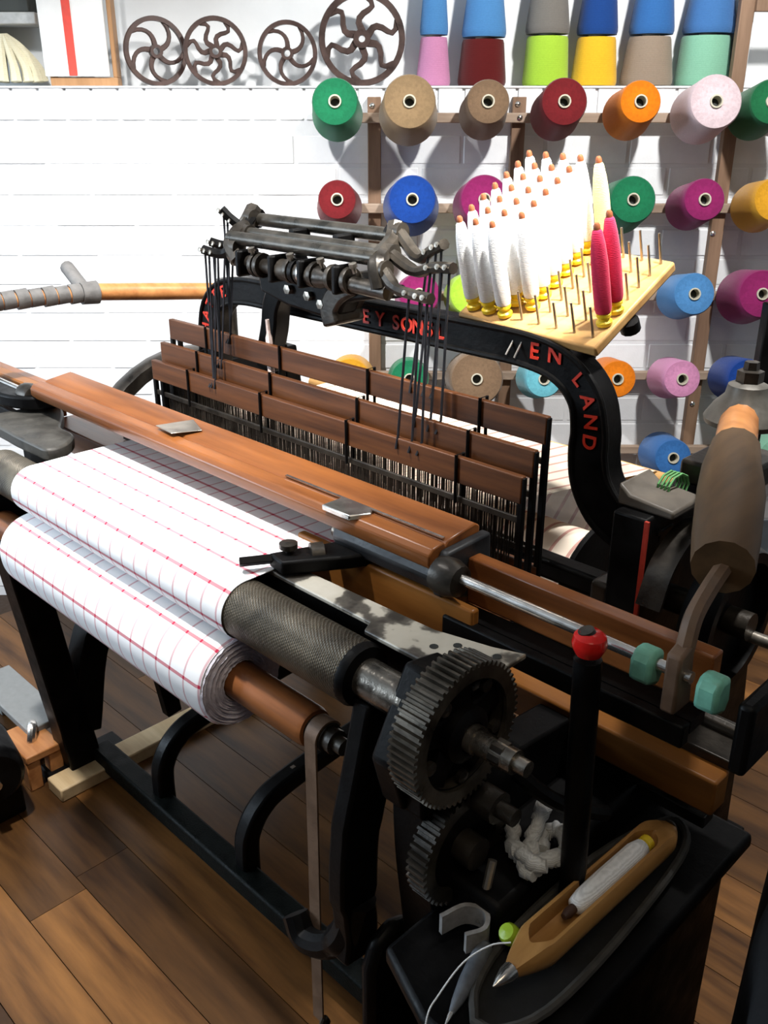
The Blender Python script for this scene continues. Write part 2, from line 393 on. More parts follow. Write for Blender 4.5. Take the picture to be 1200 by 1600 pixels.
CONES = [
 ('green yarn cone at the top left of the wall rack', -0.125, 0, GREEN, .068, .058, .15, 'green'),
 ('large tan yarn cone in the top row right of the first rack post', 0.065, 0, TAN, .079, .066, .15, 'tan'),
 ('brown yarn cone in the top row just left of the middle rack post', 0.265, 0, BROWN, .064, .054, .15, 'brown'),
 ('dark red yarn cone in the top row just right of the middle rack post', 0.459, 0, DRED, .066, .058, .15, 'dark_red'),
 ('bright orange yarn cone in the top row between dark red and pale pink', 0.653, 0, ORNG, .065, .052, .15, 'orange'),
 ('pale pink yarn cone at the right end of the top row', 0.845, 0, PPINK, .075, .066, .15, 'pale_pink'),
 ('dark green yarn cone cut by the right photo edge in the top row', 0.987, 0, DGREEN, .065, .055, .15, 'dark_green'),
 ('dark red yarn cone at the left end of the second row', -0.124, 1, DRED, .063, .050, .15, 'dark_red'),
 ('royal blue yarn cone in the second row beside the first rack post', 0.075, 1, BLUE, .078, .062, .15, 'royal_blue'),
 ('magenta yarn cone behind the white bobbins in the second row', 0.266, 1, MAG, .075, .063, .15, 'magenta'),
 ('green yarn cone behind the crimson bobbins in the second row', 0.659, 1, GREEN, .072, .060, .15, 'green'),
 ('magenta yarn cone in the second row left of the tall rack post', 0.848, 1, MAG, .062, .054, .15, 'magenta'),
 ('orange yarn cone cut by the right photo edge in the second row', 1.036, 1, AMBER, .068, .056, .15, 'amber'),
 ('magenta yarn cone seen behind the heddle lifting levers', 0.097, 2, MAG, .066, .056, .15, 'magenta'),
 ('lime yarn cone behind the lower left corner of the bobbin board', 0.238, 2, LIME, .066, .056, .15, 'lime'),
 ('light blue yarn cone in the third row right of the bobbin board', 0.854, 2, LBLUE, .064, .056, .15, 'light_blue'),
 ('large magenta yarn cone at the right photo edge in the third row', 1.041, 2, MAG, .078, .064, .15, 'magenta'),
 ('orange yarn cone behind the rear heddle bar beneath the arch', -0.097, 3, AMBER, .070, .058, .15, 'amber'),
 ('dark green yarn cone peeping over the rear heddle bar', 0.073, 3, GREEN, .062, .054, .15, 'green'),
 ('brown yarn cone in the fourth row framed by the loom arch', 0.265, 3, BROWN, .082, .074, .15, 'brown'),
 ('turquoise yarn cone in the fourth row framed by the loom arch', 0.457, 3, CYAN, .062, .052, .15, 'turquoise'),
 ('orange yarn cone half hidden by the right leg of the loom arch', 0.667, 3, ORNG, .062, .052, .15, 'orange'),
 ('pink yarn cone in the fourth row right of the loom arch', 0.851, 3, PINK, .062, .052, .15, 'pink'),
 ('royal blue yarn cone behind the right picking arm', 1.038, 3, BLUE, .066, .056, .15, 'royal_blue'),
 ('medium blue yarn cone in the lowest row right of the loom arch', 0.855, 4, MBLUE, .066, .054, .15, 'medium_blue'),
 ('mint green yarn cone at the right photo edge in the lowest row', 1.164, 4, MINT, .070, .058, .15, 'mint'),
]
for lab, x_, row, colr, rb, rf, L, cn in CONES:
    cone(lab, x_, ROWS[row] + .004, colr, rb, rf, L, cname=cn)

# cones standing on the ledge, two high
def shelf_cone(label, x, z0, h, rb, rt, col, cname):
    t = thing('yarn_cone', label, 'yarn cone', (x, YW + .085, z0), 'yarn cones stacked on the ledge', loom=False)
    o = (x, YW + .085, z0)
    part('yarn', MB().lathe([(.02, .002), (rb * .96, .002), (rb, .01), (rb * .995, .02), (rt * 1.01, h - .012), (rt * .96, h - .004), (.02, h - .003)], o, (0, 0, 1), 36, False), mat_yarn('yarn_' + cname, col), t, smooth=50)
    part('tube', MB().lathe([(.024, 0), (.02, h), (.016, h), (.016, h - .02)], o, (0, 0, 1), 16, False), CARD, t, smooth=50)
SH = [(.139, .048, .037, PINK, 'pink', LBLUE, 'light_blue', 'small pink yarn cone standing on the ledge beside the big spoked wheel', 'narrow light blue yarn cone on top of the small pink cone', .128),
      (.276, .068, .058, (.085, .006, .006), 'maroon', LBLUE, 'light_blue', 'maroon yarn cone standing second from left on the ledge', 'light blue yarn cone on top of the maroon cone', .122),
      (.455, .064, .057, LIME, 'lime', (.15, .14, .125), 'grey', 'lime green yarn cone standing on the ledge', 'grey yarn cone on top of the lime cone', .130),
      (.592, .064, .053, (.70, .40, .02), 'yellow', (.008, .045, .19), 'navy', 'yellow yarn cone standing on the ledge', 'dark blue yarn cone on top of the yellow cone', .128),
      (.740, .073, .058, (.25, .195, .145), 'taupe', MBLUE, 'medium_blue', 'taupe yarn cone standing on the ledge', 'medium blue yarn cone on top of the taupe cone', .129),
      (.896, .074, .066, MINT, 'mint', (.045, .14, .34), 'steel_blue', 'mint green yarn cone standing at the right end of the ledge', 'steel blue yarn cone on top of the mint cone', .131)]
for x, rb, rt, c1, n1, c2, n2, l1, l2, h in SH:
    shelf_cone(l1, x, LEDGE, h, rb, rt, c1, n1)
    shelf_cone(l2, x + random.uniform(-.004, .004), LEDGE + h, .165, rt * 1.06, rt * .74, c2, n2)
bd = thing('shelf_board', 'white upright board closing the right end of the cone ledge', 'board', (.985, YW + .09, LEDGE), loom=False)
part('panel', MB().box((.972, YW + .001, LEDGE), (.992, YR - .001, 2.1)), WHITEBRICK, bd, bevel=.002)

# ================================================================ CAST IRON WHEELS ON THE LEDGE
def spoked_wheel(label, x, r, nsp, kind, yaw, ph):
    yb = YW + .06; z = LEDGE + r
    t = thing('spoked_wheel', label, 'wheel', (x, yb, LEDGE), 'cast iron wheels on the ledge', loom=False)
    BASE[t.name] = Vector((0, 0, 0)); t.rotation_euler = (0, 0, yaw)
    rim = [(r * .86, -.009), (r * .985, -.009), (r, -.006), (r, .006), (r * .985, .009), (r * .86, .009), (r * .86, -.009)]
    part('rim', MB().lathe(rim, (0, 0, r), (0, 1, 0), 48, False), WHEELIRON, t, smooth=30)
    part('hub', MB().lathe([(.009, -.014), (.2 * r, -.014), (.2 * r, .012), (.009, .012), (.009, -.014)], (0, 0, r), (0, 1, 0), 20, False), WHEELIRON, t, smooth=30)
    for k in range(nsp):
        a0 = ph + 2 * math.pi * k / nsp; pts = []
        for i in range(9):
            u = i / 8; rr = r * (.15 + .75 * u)
            a = a0 + (.85 * u * u if kind == 'c' else .28 * math.sin(2 * math.pi * u))
            pts.append((rr * math.cos(a), r + rr * math.sin(a)))
        part('spoke', MB().ribbon(pts, [r * .17 - r * .05 * min(1, i / 5) for i in range(9)], 1, -.006, .006), WHEELIRON, t, bevel=.002)
spoked_wheel('leftmost small iron wheel with five curved spokes on the ledge', -.633, .088, 5, 'c', R(26), .4)
spoked_wheel('iron wheel with seven wavy spokes, second from left on the ledge', -.467, .088, 7, 's', R(10), 1.2)
spoked_wheel('small iron wheel with five curved spokes beside the largest wheel', -.268, .083, 5, 'c', 0, 1.5)
spoked_wheel('largest brown iron wheel with six wavy spokes on the ledge', -.061, .119, 6, 's', 0, 1.5)

# framed linen and skein at the left end of the ledge
fr = thing('framed_linen', 'white linen with a red stripe in a brown wooden frame on the ledge', 'picture frame', (-.83, YW + .09, LEDGE), loom=False)
for lo, hi in (((-.925, YW + .03, LEDGE), (-.738, YW + .075, LEDGE + .022)), ((-.75, YW + .03, LEDGE + .022), (-.738, YW + .075, LEDGE + .42)), ((-.925, YW + .03, LEDGE + .022), (-.916, YW + .075, LEDGE + .42))):
    part('frame_bar', MB().box(lo, hi), mat_wood('frame_wood', (.27, .14, .06), (.45, .25, .12), .5, 2, 8, 8), fr, bevel=.002)
lin = part('linen', MB().box((-.935, YW + .022, LEDGE + .024), (-.757, YW + .029, LEDGE + .42)), mat_plain('linen', (.72, .72, .70), .85, .04, 20, .3), fr, bevel=.002)
part('red_stripe', MB().box((-.868, YW + .0205, LEDGE + .026), (-.845, YW + .0222, LEDGE + .42)), mat_plain('red_weave', (.62, .07, .05), .85, .12), lin)
sk = thing('wool_skein', 'pale cream wool skein standing at the left end of the ledge', 'skein', (-1.05, YW + .09, LEDGE), loom=False)
mb = MB(); 
for k in range(15):
    a = 2 * math.pi * k / 15
    mb.tube(spline([(-1.05 + .085 * math.cos(a), YW + .09 + .05 * math.sin(a), LEDGE + .012), (-1.05 + .075 * math.cos(a), YW + .09 + .045 * math.sin(a), LEDGE + .05), (-1.055 + .04 * math.cos(a), YW + .09 + .03 * math.sin(a), LEDGE + .10), (-1.06 + .008 * math.cos(a), YW + .09 + .008 * math.sin(a), LEDGE + .13)], 4), [.016 - .0008 * q for q in range(13)], 7)
part('strands', mb, mat_yarn('yarn_cream', (.66, .62, .45)), sk)
part('tie', MB().tube([(-1.06 + .02 * math.cos(a * .63), YW + .09 + .016 * math.sin(a * .63), LEDGE + .115) for a in range(10)], .004, 6, closed=True), CREAM, sk)
bx = thing('grey_box', 'dark grey box on a pale shelf at the top left corner', 'box', (-1.07, YW + .14, LEDGE + .15), loom=False)
part('shelf', MB().box((-1.25, YW + .06, LEDGE + .155), (-.955, YR - .002, LEDGE + .185)), mat_plain('pale_grey_shelf', (.42, .43, .42), .6), bx, bevel=.003)
part('body', MB().box((-1.2, YW + .08, LEDGE + .185), (-.975, YR - .01, LEDGE + .30)), mat_plain('dark_grey_card', (.05, .055, .05), .7), bx, bevel=.004)
part('bracket', MB().box((-1.12, YR - .06, LEDGE + .09), (-1.10, YR - .002, LEDGE + .155)), mat_plain('pale_grey_shelf', (.42, .43, .42), .6), bx, bevel=.003)

# ================================================================ THE LOOM
WL, WR, WC = -1.85, -.63, -1.236
loom = thing('power_loom', 'black cast iron power loom with arched top and red lettering', 'loom', (WC, 1.05, 0))
# --- arch
def mirror(pts): return [(2 * WC - a, b) for a, b in reversed(pts)]
half = [(WC, 1.157), (-.98, 1.157), (-.86, 1.155), (-.79, 1.138), (-.748, 1.10), (-.734, 1.05), (-.733, 1.01), (-.722, .965), (-.69, .925), (-.645, .902), (-.60, .895)]
hs = spline(half, 5)
cl = mirror(hs)[:-1] + [(p[0], p[1]) for p in hs]
wd = []
for a, b in cl:
    wd.append(.056 if b > 1.15 else .056 + (1.15 - b) * .09 if b > .93 else .0758 - (.93 - b) * .3)
arch = part('arch', MB().ribbon(cl, wd, 1, 1.18, 1.222), IRON, loom, bevel=.004)
for sgn in (1, -1):
    pts = []
    for i, (a, b) in enumerate(cl):
        t = (Vector(cl[min(i+1, len(cl)-1)]) - Vector(cl[max(i-1, 0)])).normalized(); n = Vector((-t.y, t.x)) * (wd[i] / 2 - .004) * sgn
        pts.append((a + n.x, 1.18, b + n.y))
    part('rim', MB().tube(pts, .0055, 8), IRON, arch)
for s_, w0, w1 in (('LEY', -1.262, -1.188), ('SONS', -1.148, -1.068), ('L', -1.043, -1.043), ('EN', -.845, -.806)):
    for i, ch in enumerate(s_):
        letter(ch, .036, REDPAINT, arch, (w0 + (w1 - w0) * (i / max(1, len(s_) - 1)), 1.178, 1.156), 0)
for ch, w_, z_, a_ in (('L', -.760, 1.128, R(42)), ('A', -.741, 1.097, R(66)), ('N', -.733, 1.066, R(84)), ('D', -.7325, 1.034, R(90))):
    letter(ch, .033, REDPAINT, arch, (w_, 1.178, z_), a_)
for ch, w_, z_, a_ in (('H', -1.741, 1.058, R(-88)), ('A', -1.735, 1.088, R(-72)), ('T', -1.72, 1.114, R(-54)), ('T', -1.698, 1.134, R(-34)), ('E', -1.668, 1.146, R(-18))):
    letter(ch, .034, REDPAINT, arch, (w_, 1.178, z_), a_)
for sg in (0, 1):
    x0, x1 = (-.665, -.572) if sg == 0 else (2 * WC + .572, 2 * WC + .665)
    part('arch_foot', MB().prism([(x0 if sg == 0 else x1, .955), (x0 if sg == 0 else x1, .99), (x0 + .02 if sg == 0 else x1 - .02, .975), (x1 if sg == 0 else x0, .968), (x1 if sg == 0 else x0, .955)], 1, 1.165, 1.255), mat_plain('dusty_brown_iron', (.10, .085, .068), .6, .25, 25, .2), loom, bevel=.004)
# --- side frames (profile in d,z)
def side_frame(w0, w1, right):
    mb = MB()
    mb.ribbon(spline([(.79, 0), (.765, .2), (.735, .45), (.715, .62), (.71, .765)], 5), [.08] * 4 + [.075] * 17, 0, w0, w1)
    mb.ribbon(spline([(.80, .12), (.86, .36), (1.0, .50), (1.2, .55), (1.4, .50), (1.53, .36), (1.58, .12)], 5), .07, 0, w0, w1)
    mb.ribbon([(1.62, 0), (1.60, .3), (1.55, .6), (1.52, .80)], .10, 0, w0, w1)
    mb.prism([(.665, .70), (.665, .775), (.76, .80), (.86, .70), (1.06, .68), (1.14, .80), (1.14, .955), (1.50, .955), (1.52, .80), (1.56, .55), (1.35, .52), (1.05, .52), (.82, .55)], 0, w0 + .004, w1 - .004)
    mb.box((.69 and w0 - .02, .70, 0), (w1 + .02, .90, .03)); mb.box((w0 - .02, 1.52, 0), (w1 + .02, 1.72, .03))
    f = part('side_frame', mb, IRON, loom, bevel=.004)
    return f
rfm = side_frame(-.66, -.595, True); lfm = side_frame(2 * WC + .595, 2 * WC + .66, False)
for d_, z0, z1 in ((1.136, .78, .955), (1.497, .70, .955)):
    part('pinstripe', MB().box((-.600, d_ - .0015, z0), (-.5935, d_ + .0035, z1)), PINSTRIPE, rfm)
part('bolt', MB().lathe([(.013, 0), (.013, .008), (.006, .012), (0.0001, .0125)], (-.597, 1.19, .74), (1, 0, 0), 6), STEEL, rfm)
# --- cross members
part('tie_bar', MB().box((-1.83, .805, .02), (-.64, .855, .066)), mat_metal('green_black_iron', (.0015, .0025, .0022), (.007, .009, .008), .5, 0., 40, .6, .1), loom, bevel=.006)
part('rear_tie_bar', MB().box((-1.83, 1.50, .40), (-.64, 1.54, .46)), IRON, loom, bevel=.006)
part('cross_bar', MB().box((-1.80, 1.175, .775), (-.66, 1.215, .812)), IRON, loom, bevel=.008)
br = part('cross_bar_bracket', MB().box((-.69, 1.15, .72), (-.655, 1.225, .822)), OILY, loom, bevel=.008)
part('breast_beam', MB().prism([(.755, .868), (.755, .78), (.775, .78), (.785, .868)], 0, -1.82, -.60), IRON, loom, bevel=.003)
bp = part('breast_plate', MB().prism([(-1.00, .748), (-.775, .748), (-.765, .728), (-.578, .728), (-.578, .832), (-.62, .815), (-.70, .795), (-1.0, .785)], 2, .868, .8755), mat_blotch(), loom, bevel=.002)
for w_, d_ in ((-.672, .762), (-.652, .785), (-.60, .80)):
    part('screw', MB().lathe([(.0001, .0002), (.006, .0002), (.0062, -.001)], (w_, d_, .8758), (0, 0, 1), 12, False), HOLE, bp)
lb = part('breast_bracket', MB().prism(spline([(-1.98, .90), (-1.98, .76), (-1.86, .742), (-1.74, .742), (-1.685, .748), (-1.69, .79), (-1.735, .83), (-1.80, .835), (-1.86, .87), (-1.92, .90), (-1.98, .90)], 4)[:-1], 2, .865, .892), mat_metal('dull_dark_iron', (.03, .028, .024), (.075, .07, .06), .5, .2, 25, .3), loom, bevel=.005)
part('wooden_rail', MB().box((-.76, .985, .645), (-.375, 1.025, .70)), mat_wood('rail_orange', (.17, .058, .010), (.30, .115, .022), .4, 0, 8, 10), loom, bevel=.004)
part('wooden_sole', MB().box((-1.05, .853, .77), (-.685, .869, .884)), mat_wood('rail_orange', (.17, .058, .010), (.30, .115, .022), .4, 0, 8, 10), loom, bevel=.004)
# --- curved treadle stays
for w_, dd in ((-1.56, .055), (-1.245, .03)):
    p = spline([(.845, .03), (.845, .10), (.852, .145), (.885, .19), (.95, .215), (1.15, .235), (1.45, .25)], 6)
    o = part('treadle', MB().ribbon(p, .042, 0, w_ - .02, w_ + .02), IRON, loom, bevel=.008)
    for q in (.97, 1.03):
        part('slot', MB().box((w_ - .004, q, .2365 + (q - .97) * .1), (w_ + .004, q + .026, .2405 + (q - .97) * .1)), STEEL, o)
part('treadle_bearing', MB().lathe([(.05, 0), (.05, .03), (.03, .03), (.03, .08), (.05, .08), (.05, .11)], (-1.80, .90, .42), (1, 0, 0), 16), IRON, loom)
mbk = MB().ribbon(spline([(.78, .56), (.86, .52), (.93, .53), (.97, .57)], 5), [.05] * 16, 0, -1.80, -1.72)
for k in range(7):
    a = k * .9; mbk.box((-1.80 + .0, .95 + .035 * math.cos(a), .55 + .035 * math.sin(a)), (-1.73, .975 + .035 * math.cos(a), .575 + .035 * math.sin(a)))
part('ratchet_bracket', mbk, IRON, loom, bevel=.003)
# --- big flywheel at the left end of the crankshaft
def wheel_w(mb, w, d, z, r, width, rim=.05, n=40):
    mb.lathe([(r - rim, -width/2), (r - .006, -width/2), (r, -width/4), (r, width/4), (r - .006, width/2), (r - rim, width/2), (r - rim, -width/2)], (w, d, z), (1, 0, 0), n, False); return mb
fw = part('flywheel', wheel_w(MB(), -1.93, 1.23, .675, .30, .05, .035), OILY, loom)
for k in range(5):
    a = k * 2 * math.pi / 5 + .2
    part('spoke', MB().cyl((-1.93, 1.23, .675), (-1.93, 1.23 + .27 * math.cos(a), .675 + .27 * math.sin(a)), .02, .014, 8), IRON, fw)
part('crankshaft', MB().cyl((-1.98, 1.23, .675), (-.56, 1.23, .675), .02, n=16), OILY, loom)
bwh = part('brake_wheel', wheel_w(MB(), -.50, 1.235, .795, .118, .05, .022), IRON, loom)
part('web', MB().lathe([(.02, -.008), (.10, -.008), (.10, .008), (.02, .008)], (-.505, 1.235, .795), (1, 0, 0), 32, False), IRON, bwh)
part('axle', MB().cyl((-.60, 1.235, .795), (-.46, 1.235, .795), .022, n=14), OILY, bwh)
part('guard_plate', MB().ribbon(spline([(1.12, .83), (1.15, .89), (1.21, .925), (1.28, .92), (1.33, .88)], 5), .006, 0, -.59, -.55), OILY, loom)
part('rod', MB().cyl((-.545, 1.25, .772), (-.30, 1.25, .772), .0095, n=12), STEEL, loom)
# --- starting handle with red knob
hd = part('starting_handle', MB().tube(spline([(-.46, .80, .36), (-.462, .80, .60), (-.468, .80, .80), (-.472, .80, .93)], 5), [.0165] * 16, 12), IRON, loom)
part('red_knob', MB().lathe([(.008, -.018), (.015, -.015), (.0195, -.006), (.0203, .0), (.0185, .008), (.012, .0135), (.0001, .015)], (-.472, .80, .952), (0, 0, 1), 20), KNOBRED, hd)
part('knob_cap', MB().lathe([(.0105, .0115), (.0095, .0165), (.0001, .017)], (-.472, .80, .952), (-.25, -.25, 1), 14), OILY, hd)
# --- lower gear, bearing block, arm with hook
def gear(mb, w0, w1, d, z, r, nt, tooth=.008, web=True):
    pts = []
    for k in range(nt):
        for f_, q in ((-.30, r - tooth), (-.16, r), (.16, r), (.30, r - tooth)):
            a = 2 * math.pi * (k + f_) / nt; pts.append((q * math.cos(a), q * math.sin(a)))
    m = len(pts); ri = r - tooth - .016
    vs = []
    for w in (w0, w1):
        vs += [(w, d + a, z + b) for a, b in pts]
        vs += [(w, d + ri * math.cos(math.atan2(b, a)), z + ri * math.sin(math.atan2(b, a))) for a, b in pts]
    fs = []
    for i in range(m):
        j = (i + 1) % m
        fs += [(i, j, 2*m + j, 2*m + i), (m + i, m + j, j, i), (2*m + i, 2*m + j, 3*m + j, 3*m + i), (m + j, m + i, 3*m + i, 3*m + j)]
    mb.add(vs, fs)
    return mb
g2 = part('change_gear', gear(MB(), -.605, -.575, .725, .635, .082, 44, .006), OILY, loom, smooth=20)
part('web', MB().cyl((-.60, .725, .635), (-.583, .725, .635), .066, n=28), IRON, g2)
part('hub', MB().cyl((-.60, .725, .635), (-.555, .725, .635), .022, n=16), OILY, g2)
part('bearing_block', MB().prism([(.64, .775), (.70, .885), (.76, .875), (.79, .78), (.74, .70), (.66, .70)], 0, -.665, -.625), IRON, loom, bevel=.006)
arm = part('roller_arm', MB().ribbon(spline([(.715, .80), (.69, .70), (.665, .60), (.66, .50), (.665, .43), (.66, .385)], 5), [.075] * 10 + [.07] * 6 + [.06] * 10, 0, -.735, -.705), IRON, loom, bevel=.005)
part('hook', MB().tube(spline([(-.715, .665, .49), (-.73, .655, .42), (-.765, .645, .375), (-.81, .64, .36), (-.835, .645, .385)], 5), [.026] * 8 + [.02] * 13, 10), IRON, arm)
part('pivot_block', MB().prism([(.64, 0), (.64, .40), (.655, .44), (.69, .455), (.725, .44), (.74, .40), (.74, 0)], 0, -.69, -.665), IRON, loom, bevel=.01)
part('gear_box', MB().box((-.60, .70, .05), (-.50, 1.10, .60)), IRON, loom, bevel=.01)
part('stud', MB().tube([(-.575, .75, .70), (-.545, .75, .70), (-.545, .75, .70), (-.52, .75, .70)], [.022, .022, .012, .012], 12), OILY, loom)
ap = part('apron_casting', MB().prism([(-.60, .60), (-.50, .56), (-.42, .56), (-.36, .62), (-.36, 1.12), (-.60, 1.12)], 2, .515, .541), IRON, loom, bevel=.008)
part('lower_guard', MB().box((-.585, .66, .0), (-.39, 1.12, .515)), IRON, loom, bevel=.012)
# oily castings on the table in front of the gear box
part('pawl', MB().tube(spline([(-.56, .80, .72), (-.52, .82, .69), (-.50, .86, .66), (-.48, .90, .64)], 4), .011, 8), IRON, loom)
mbl = MB(); mbl.tube([(-.52, 1.04, .60), (-.52, 1.04, .64)], .018, 10); mbl.tube([(-.45, 1.06, .60), (-.45, 1.06, .64)], .022, 10); mbl.box((-.60, 1.03, .58), (-.40, 1.06, .60)); mbl.tube([(-.60, 1.08, .72), (-.38, 1.08, .72)], .012, 8); mbl.box((-.60, 1.02, .70), (-.36, 1.10, .715))
part('picking_castings', mbl, OILY, loom, bevel=.002)

# --- take-up roller with big gear
tr = thing('take_up_roller', 'knurled iron take-up roller with toothed gear at the front of the loom', 'roller', (WC, .70, .83))
RW0 = -1.80
kn = mat_metal('knurled_iron', (.05, .042, .03), (.17, .145, .105), .45, .6, 40, .3)
if True:
    m, nt, b = nt_of('knurled_roller_iron'); v = mapping(nt, (1, 1, 1), (0, 0, 0))
    n = noise(nt, 16, 5, v); r_ = ramp(nt, [(.3, (.045, .038, .028)), (.7, (.20, .17, .125))]); nt.links.new(n.outputs['Fac'], r_.inputs[0]); nt.links.new(r_.outputs[0], b.inputs['Base Color'])
    b.inputs['Metallic'].default_value = .6; b.inputs['Roughness'].default_value = .4
    w1 = N(nt, 'ShaderNodeTexWave', wave_type='BANDS', bands_direction='DIAGONAL'); w1.inputs['Scale'].default_value = 90; nt.links.new(v, w1.inputs['Vector'])
    w2 = N(nt, 'ShaderNodeTexWave', wave_type='BANDS', bands_direction='X'); w2.inputs['Scale'].default_value = 90; nt.links.new(v, w2.inputs['Vector'])
    mm = N(nt, 'ShaderNodeMath', operation='MAXIMUM'); nt.links.new(w1.outputs['Fac'], mm.inputs[0]); nt.links.new(w2.outputs['Fac'], mm.inputs[1])
    bump(nt, b, mm.outputs[0], .55, .003); kn = m
part('knurled_roller', MB().lathe([(.03, 0), (.0435, 0), (.044, .002), (.044, -RW0 - .745 - .002), (.0425, -RW0 - .745), (.034, -RW0 - .7445)], (RW0, .70, .83), (1, 0, 0), 48), kn, tr, smooth=40)
part('collar', MB().lathe([(.044, 0), (.0445, .006), (.041, .014), (.02, .018)], (-.748, .70, .83), (1, 0, 0), 32), IRON, tr, smooth=40)
part('shaft', MB().lathe([(.027, -.005), (.027, .085), (.022, .085), (.022, .10), (.018, .10), (.018, .19), (.015, .19), (.015, .245), (.010, .245), (.010, .262)], (-.735, .70, .83), (1, 0, 0), 24), mat_metal('greasy_shaft', (.02, .018, .015), (.30, .27, .23), .25, .8, 30, .3), tr, smooth=40)
gw = part('gear_wheel', gear(MB(), -.602, -.560, .70, .83, .094, 60, .0058), mat_metal('gear_iron', (.035, .03, .023), (.14, .12, .095), .34, .7, 30, .15), tr, smooth=20)
part('rim_face', MB().lathe([(.070, -.004), (.0735, -.004), (.0735, .030), (.070, .030)], (-.595, .70, .83), (1, 0, 0), 48, False), IRON, gw)
web = MB()
for k in range(5):
    a0 = 2 * math.pi * k / 5 + .3
    web.ribbon([(.70 + q * math.cos(a0), .83 + q * math.sin(a0)) for q in (.02, .04, .06, .0765)], [.045, .034, .034, .045], 0, -.588, -.572)
part('web', web, IRON, gw, bevel=.003)
part('web_disc', MB().lathe([(.03, -.004), (.072, -.004), (.072, .004), (.03, .004)], (-.586, .70, .83), (1, 0, 0), 40, False), IRON, gw)
part('hub', MB().lathe([(.036, -.01), (.036, .03), (.026, .036), (.020, .036)], (-.59, .70, .83), (1, 0, 0), 24, False), IRON, gw)
for k in range(5):
    a0 = 2 * math.pi * (k + .5) / 5 + .3
    part('boss', MB().lathe([(.009, 0), (.009, .006), (.0001, .008)], (-.570, .70 + .062 * math.cos(a0), .83 + .062 * math.sin(a0)), (1, 0, 0), 10), OILY, gw)
part('nut', MB().lathe([(.017, 0), (.017, .016), (.0001, .017)], (-.52, .70, .83), (1, 0, 0), 6, False), OILY, tr)

# --- woven cloth over the roller, and the cloth roll
PU, PV = .0372, .0525
CW0, CW1 = -1.662, -.985
CLOTH = mat_check('checked_cotton', (.86, .865, .875), (.47, .02, .06), PU, PV, .0040, .0055, offu=.012, offv=.0)
def sheet(path, w0, w1, nw, thick, voff=0.):
    """cloth strip: path in (d,z), UV in metres"""
    me = bpy.data.meshes.new('cloth'); vs = []; uv = []; fs = []
    P = [Vector(p) for p in path]; s = [0]
    for i in range(1, len(P)): s.append(s[-1] + (P[i] - P[i-1]).length)
    m = len(P)
    for side in (0, 1):
        for i, p in enumerate(P):
            t = (P[min(i+1, m-1)] - P[max(i-1, 0)]).normalized(); n = Vector((-t.y, t.x)) * (thick * side)
            for k in range(nw + 1):
                w = w0 + (w1 - w0) * k / nw; vs.append((w, p.x + n.x, p.y + n.y)); uv.append((w, s[i] + voff))
    o1 = m * (nw + 1)
    for i in range(m - 1):
        for k in range(nw):
            a = i * (nw + 1) + k; q = (a, a + 1, a + nw + 2, a + nw + 1); fs.append(q); fs.append(tuple(o1 + x for x in reversed(q)))
    return vs, fs, uv
def uv_part(name, vs, fs, uv, mat, parent, smooth=60):
    root = parent
    while root.parent: root = root.parent
    me = bpy.data.meshes.new(name); me.from_pydata([tuple(Vector(p) - BASE[root.name]) for p in vs], [], fs)
    ul = me.uv_layers.new(name='UVMap')
    for l in me.loops: ul.data[l.index].uv = uv[l.vertex_index]
    for p in me.polygons: p.use_smooth = True
    me.set_sharp_from_angle(angle=R(smooth)); me.materials.append(mat)
    o = bpy.data.objects.new(name, me); COL.objects.link(o); o.parent = parent; return o
ck = thing('woven_cloth', 'white cotton cloth with thin red checks stretched over the front roller', 'cloth', (-1.32, .80, .87))
rk = .0455
path = [(.945, .872), (.92, .8745), (.88, .8755), (.82, .876), (.76, .876)] + [(.70 + rk * math.cos(a), .83 + rk * math.sin(a)) for a in [R(x) for x in range(90, 262, 9)]]
L0 = 0
vs, fs, uv = sheet(path, CW0, CW1, 30, -.001)
# put a weft line at the spot where the photo shows one: d = .776 on the flat
uv = [(u, v + PV * .5 - (.945 - .776)) for u, v in uv]
uv_part('cloth', vs, fs, uv, CLOTH, ck)

cr = thing('cloth_roll', 'thick roll of white and red checked cloth on a wooden roller', 'cloth roll', (WC, .687, .709))
RR = .0765; n = 96; vs = []; uv = []; fs = []
for k in range(n + 1):
    a = 2 * math.pi * k / n
    rr = RR + .0012 * math.sin(3 * a + .5)
    for w in (CW0 - .003, CW0 + .006, -1.45, -1.2, CW1 - .018, CW1 - .010):
        e = .003 if w in (CW0 - .003, CW1 - .010) else 0
        vs.append((w, .687 + (rr - e) * math.cos(a), .709 + (rr - e) * math.sin(a))); uv.append((w, a * RR))
for k in range(n):
    for j in range(5):
        a = k * 6 + j; fs.append((a, a + 1, a + 7, a + 6))
rc = uv_part('rolled_cloth', vs, fs, uv, mat_check('checked_cotton_roll', (.86, .865, .875), (.47, .02, .06), PU, .0614, .0040, .0055, offu=.012, offv=-.0054), cr)
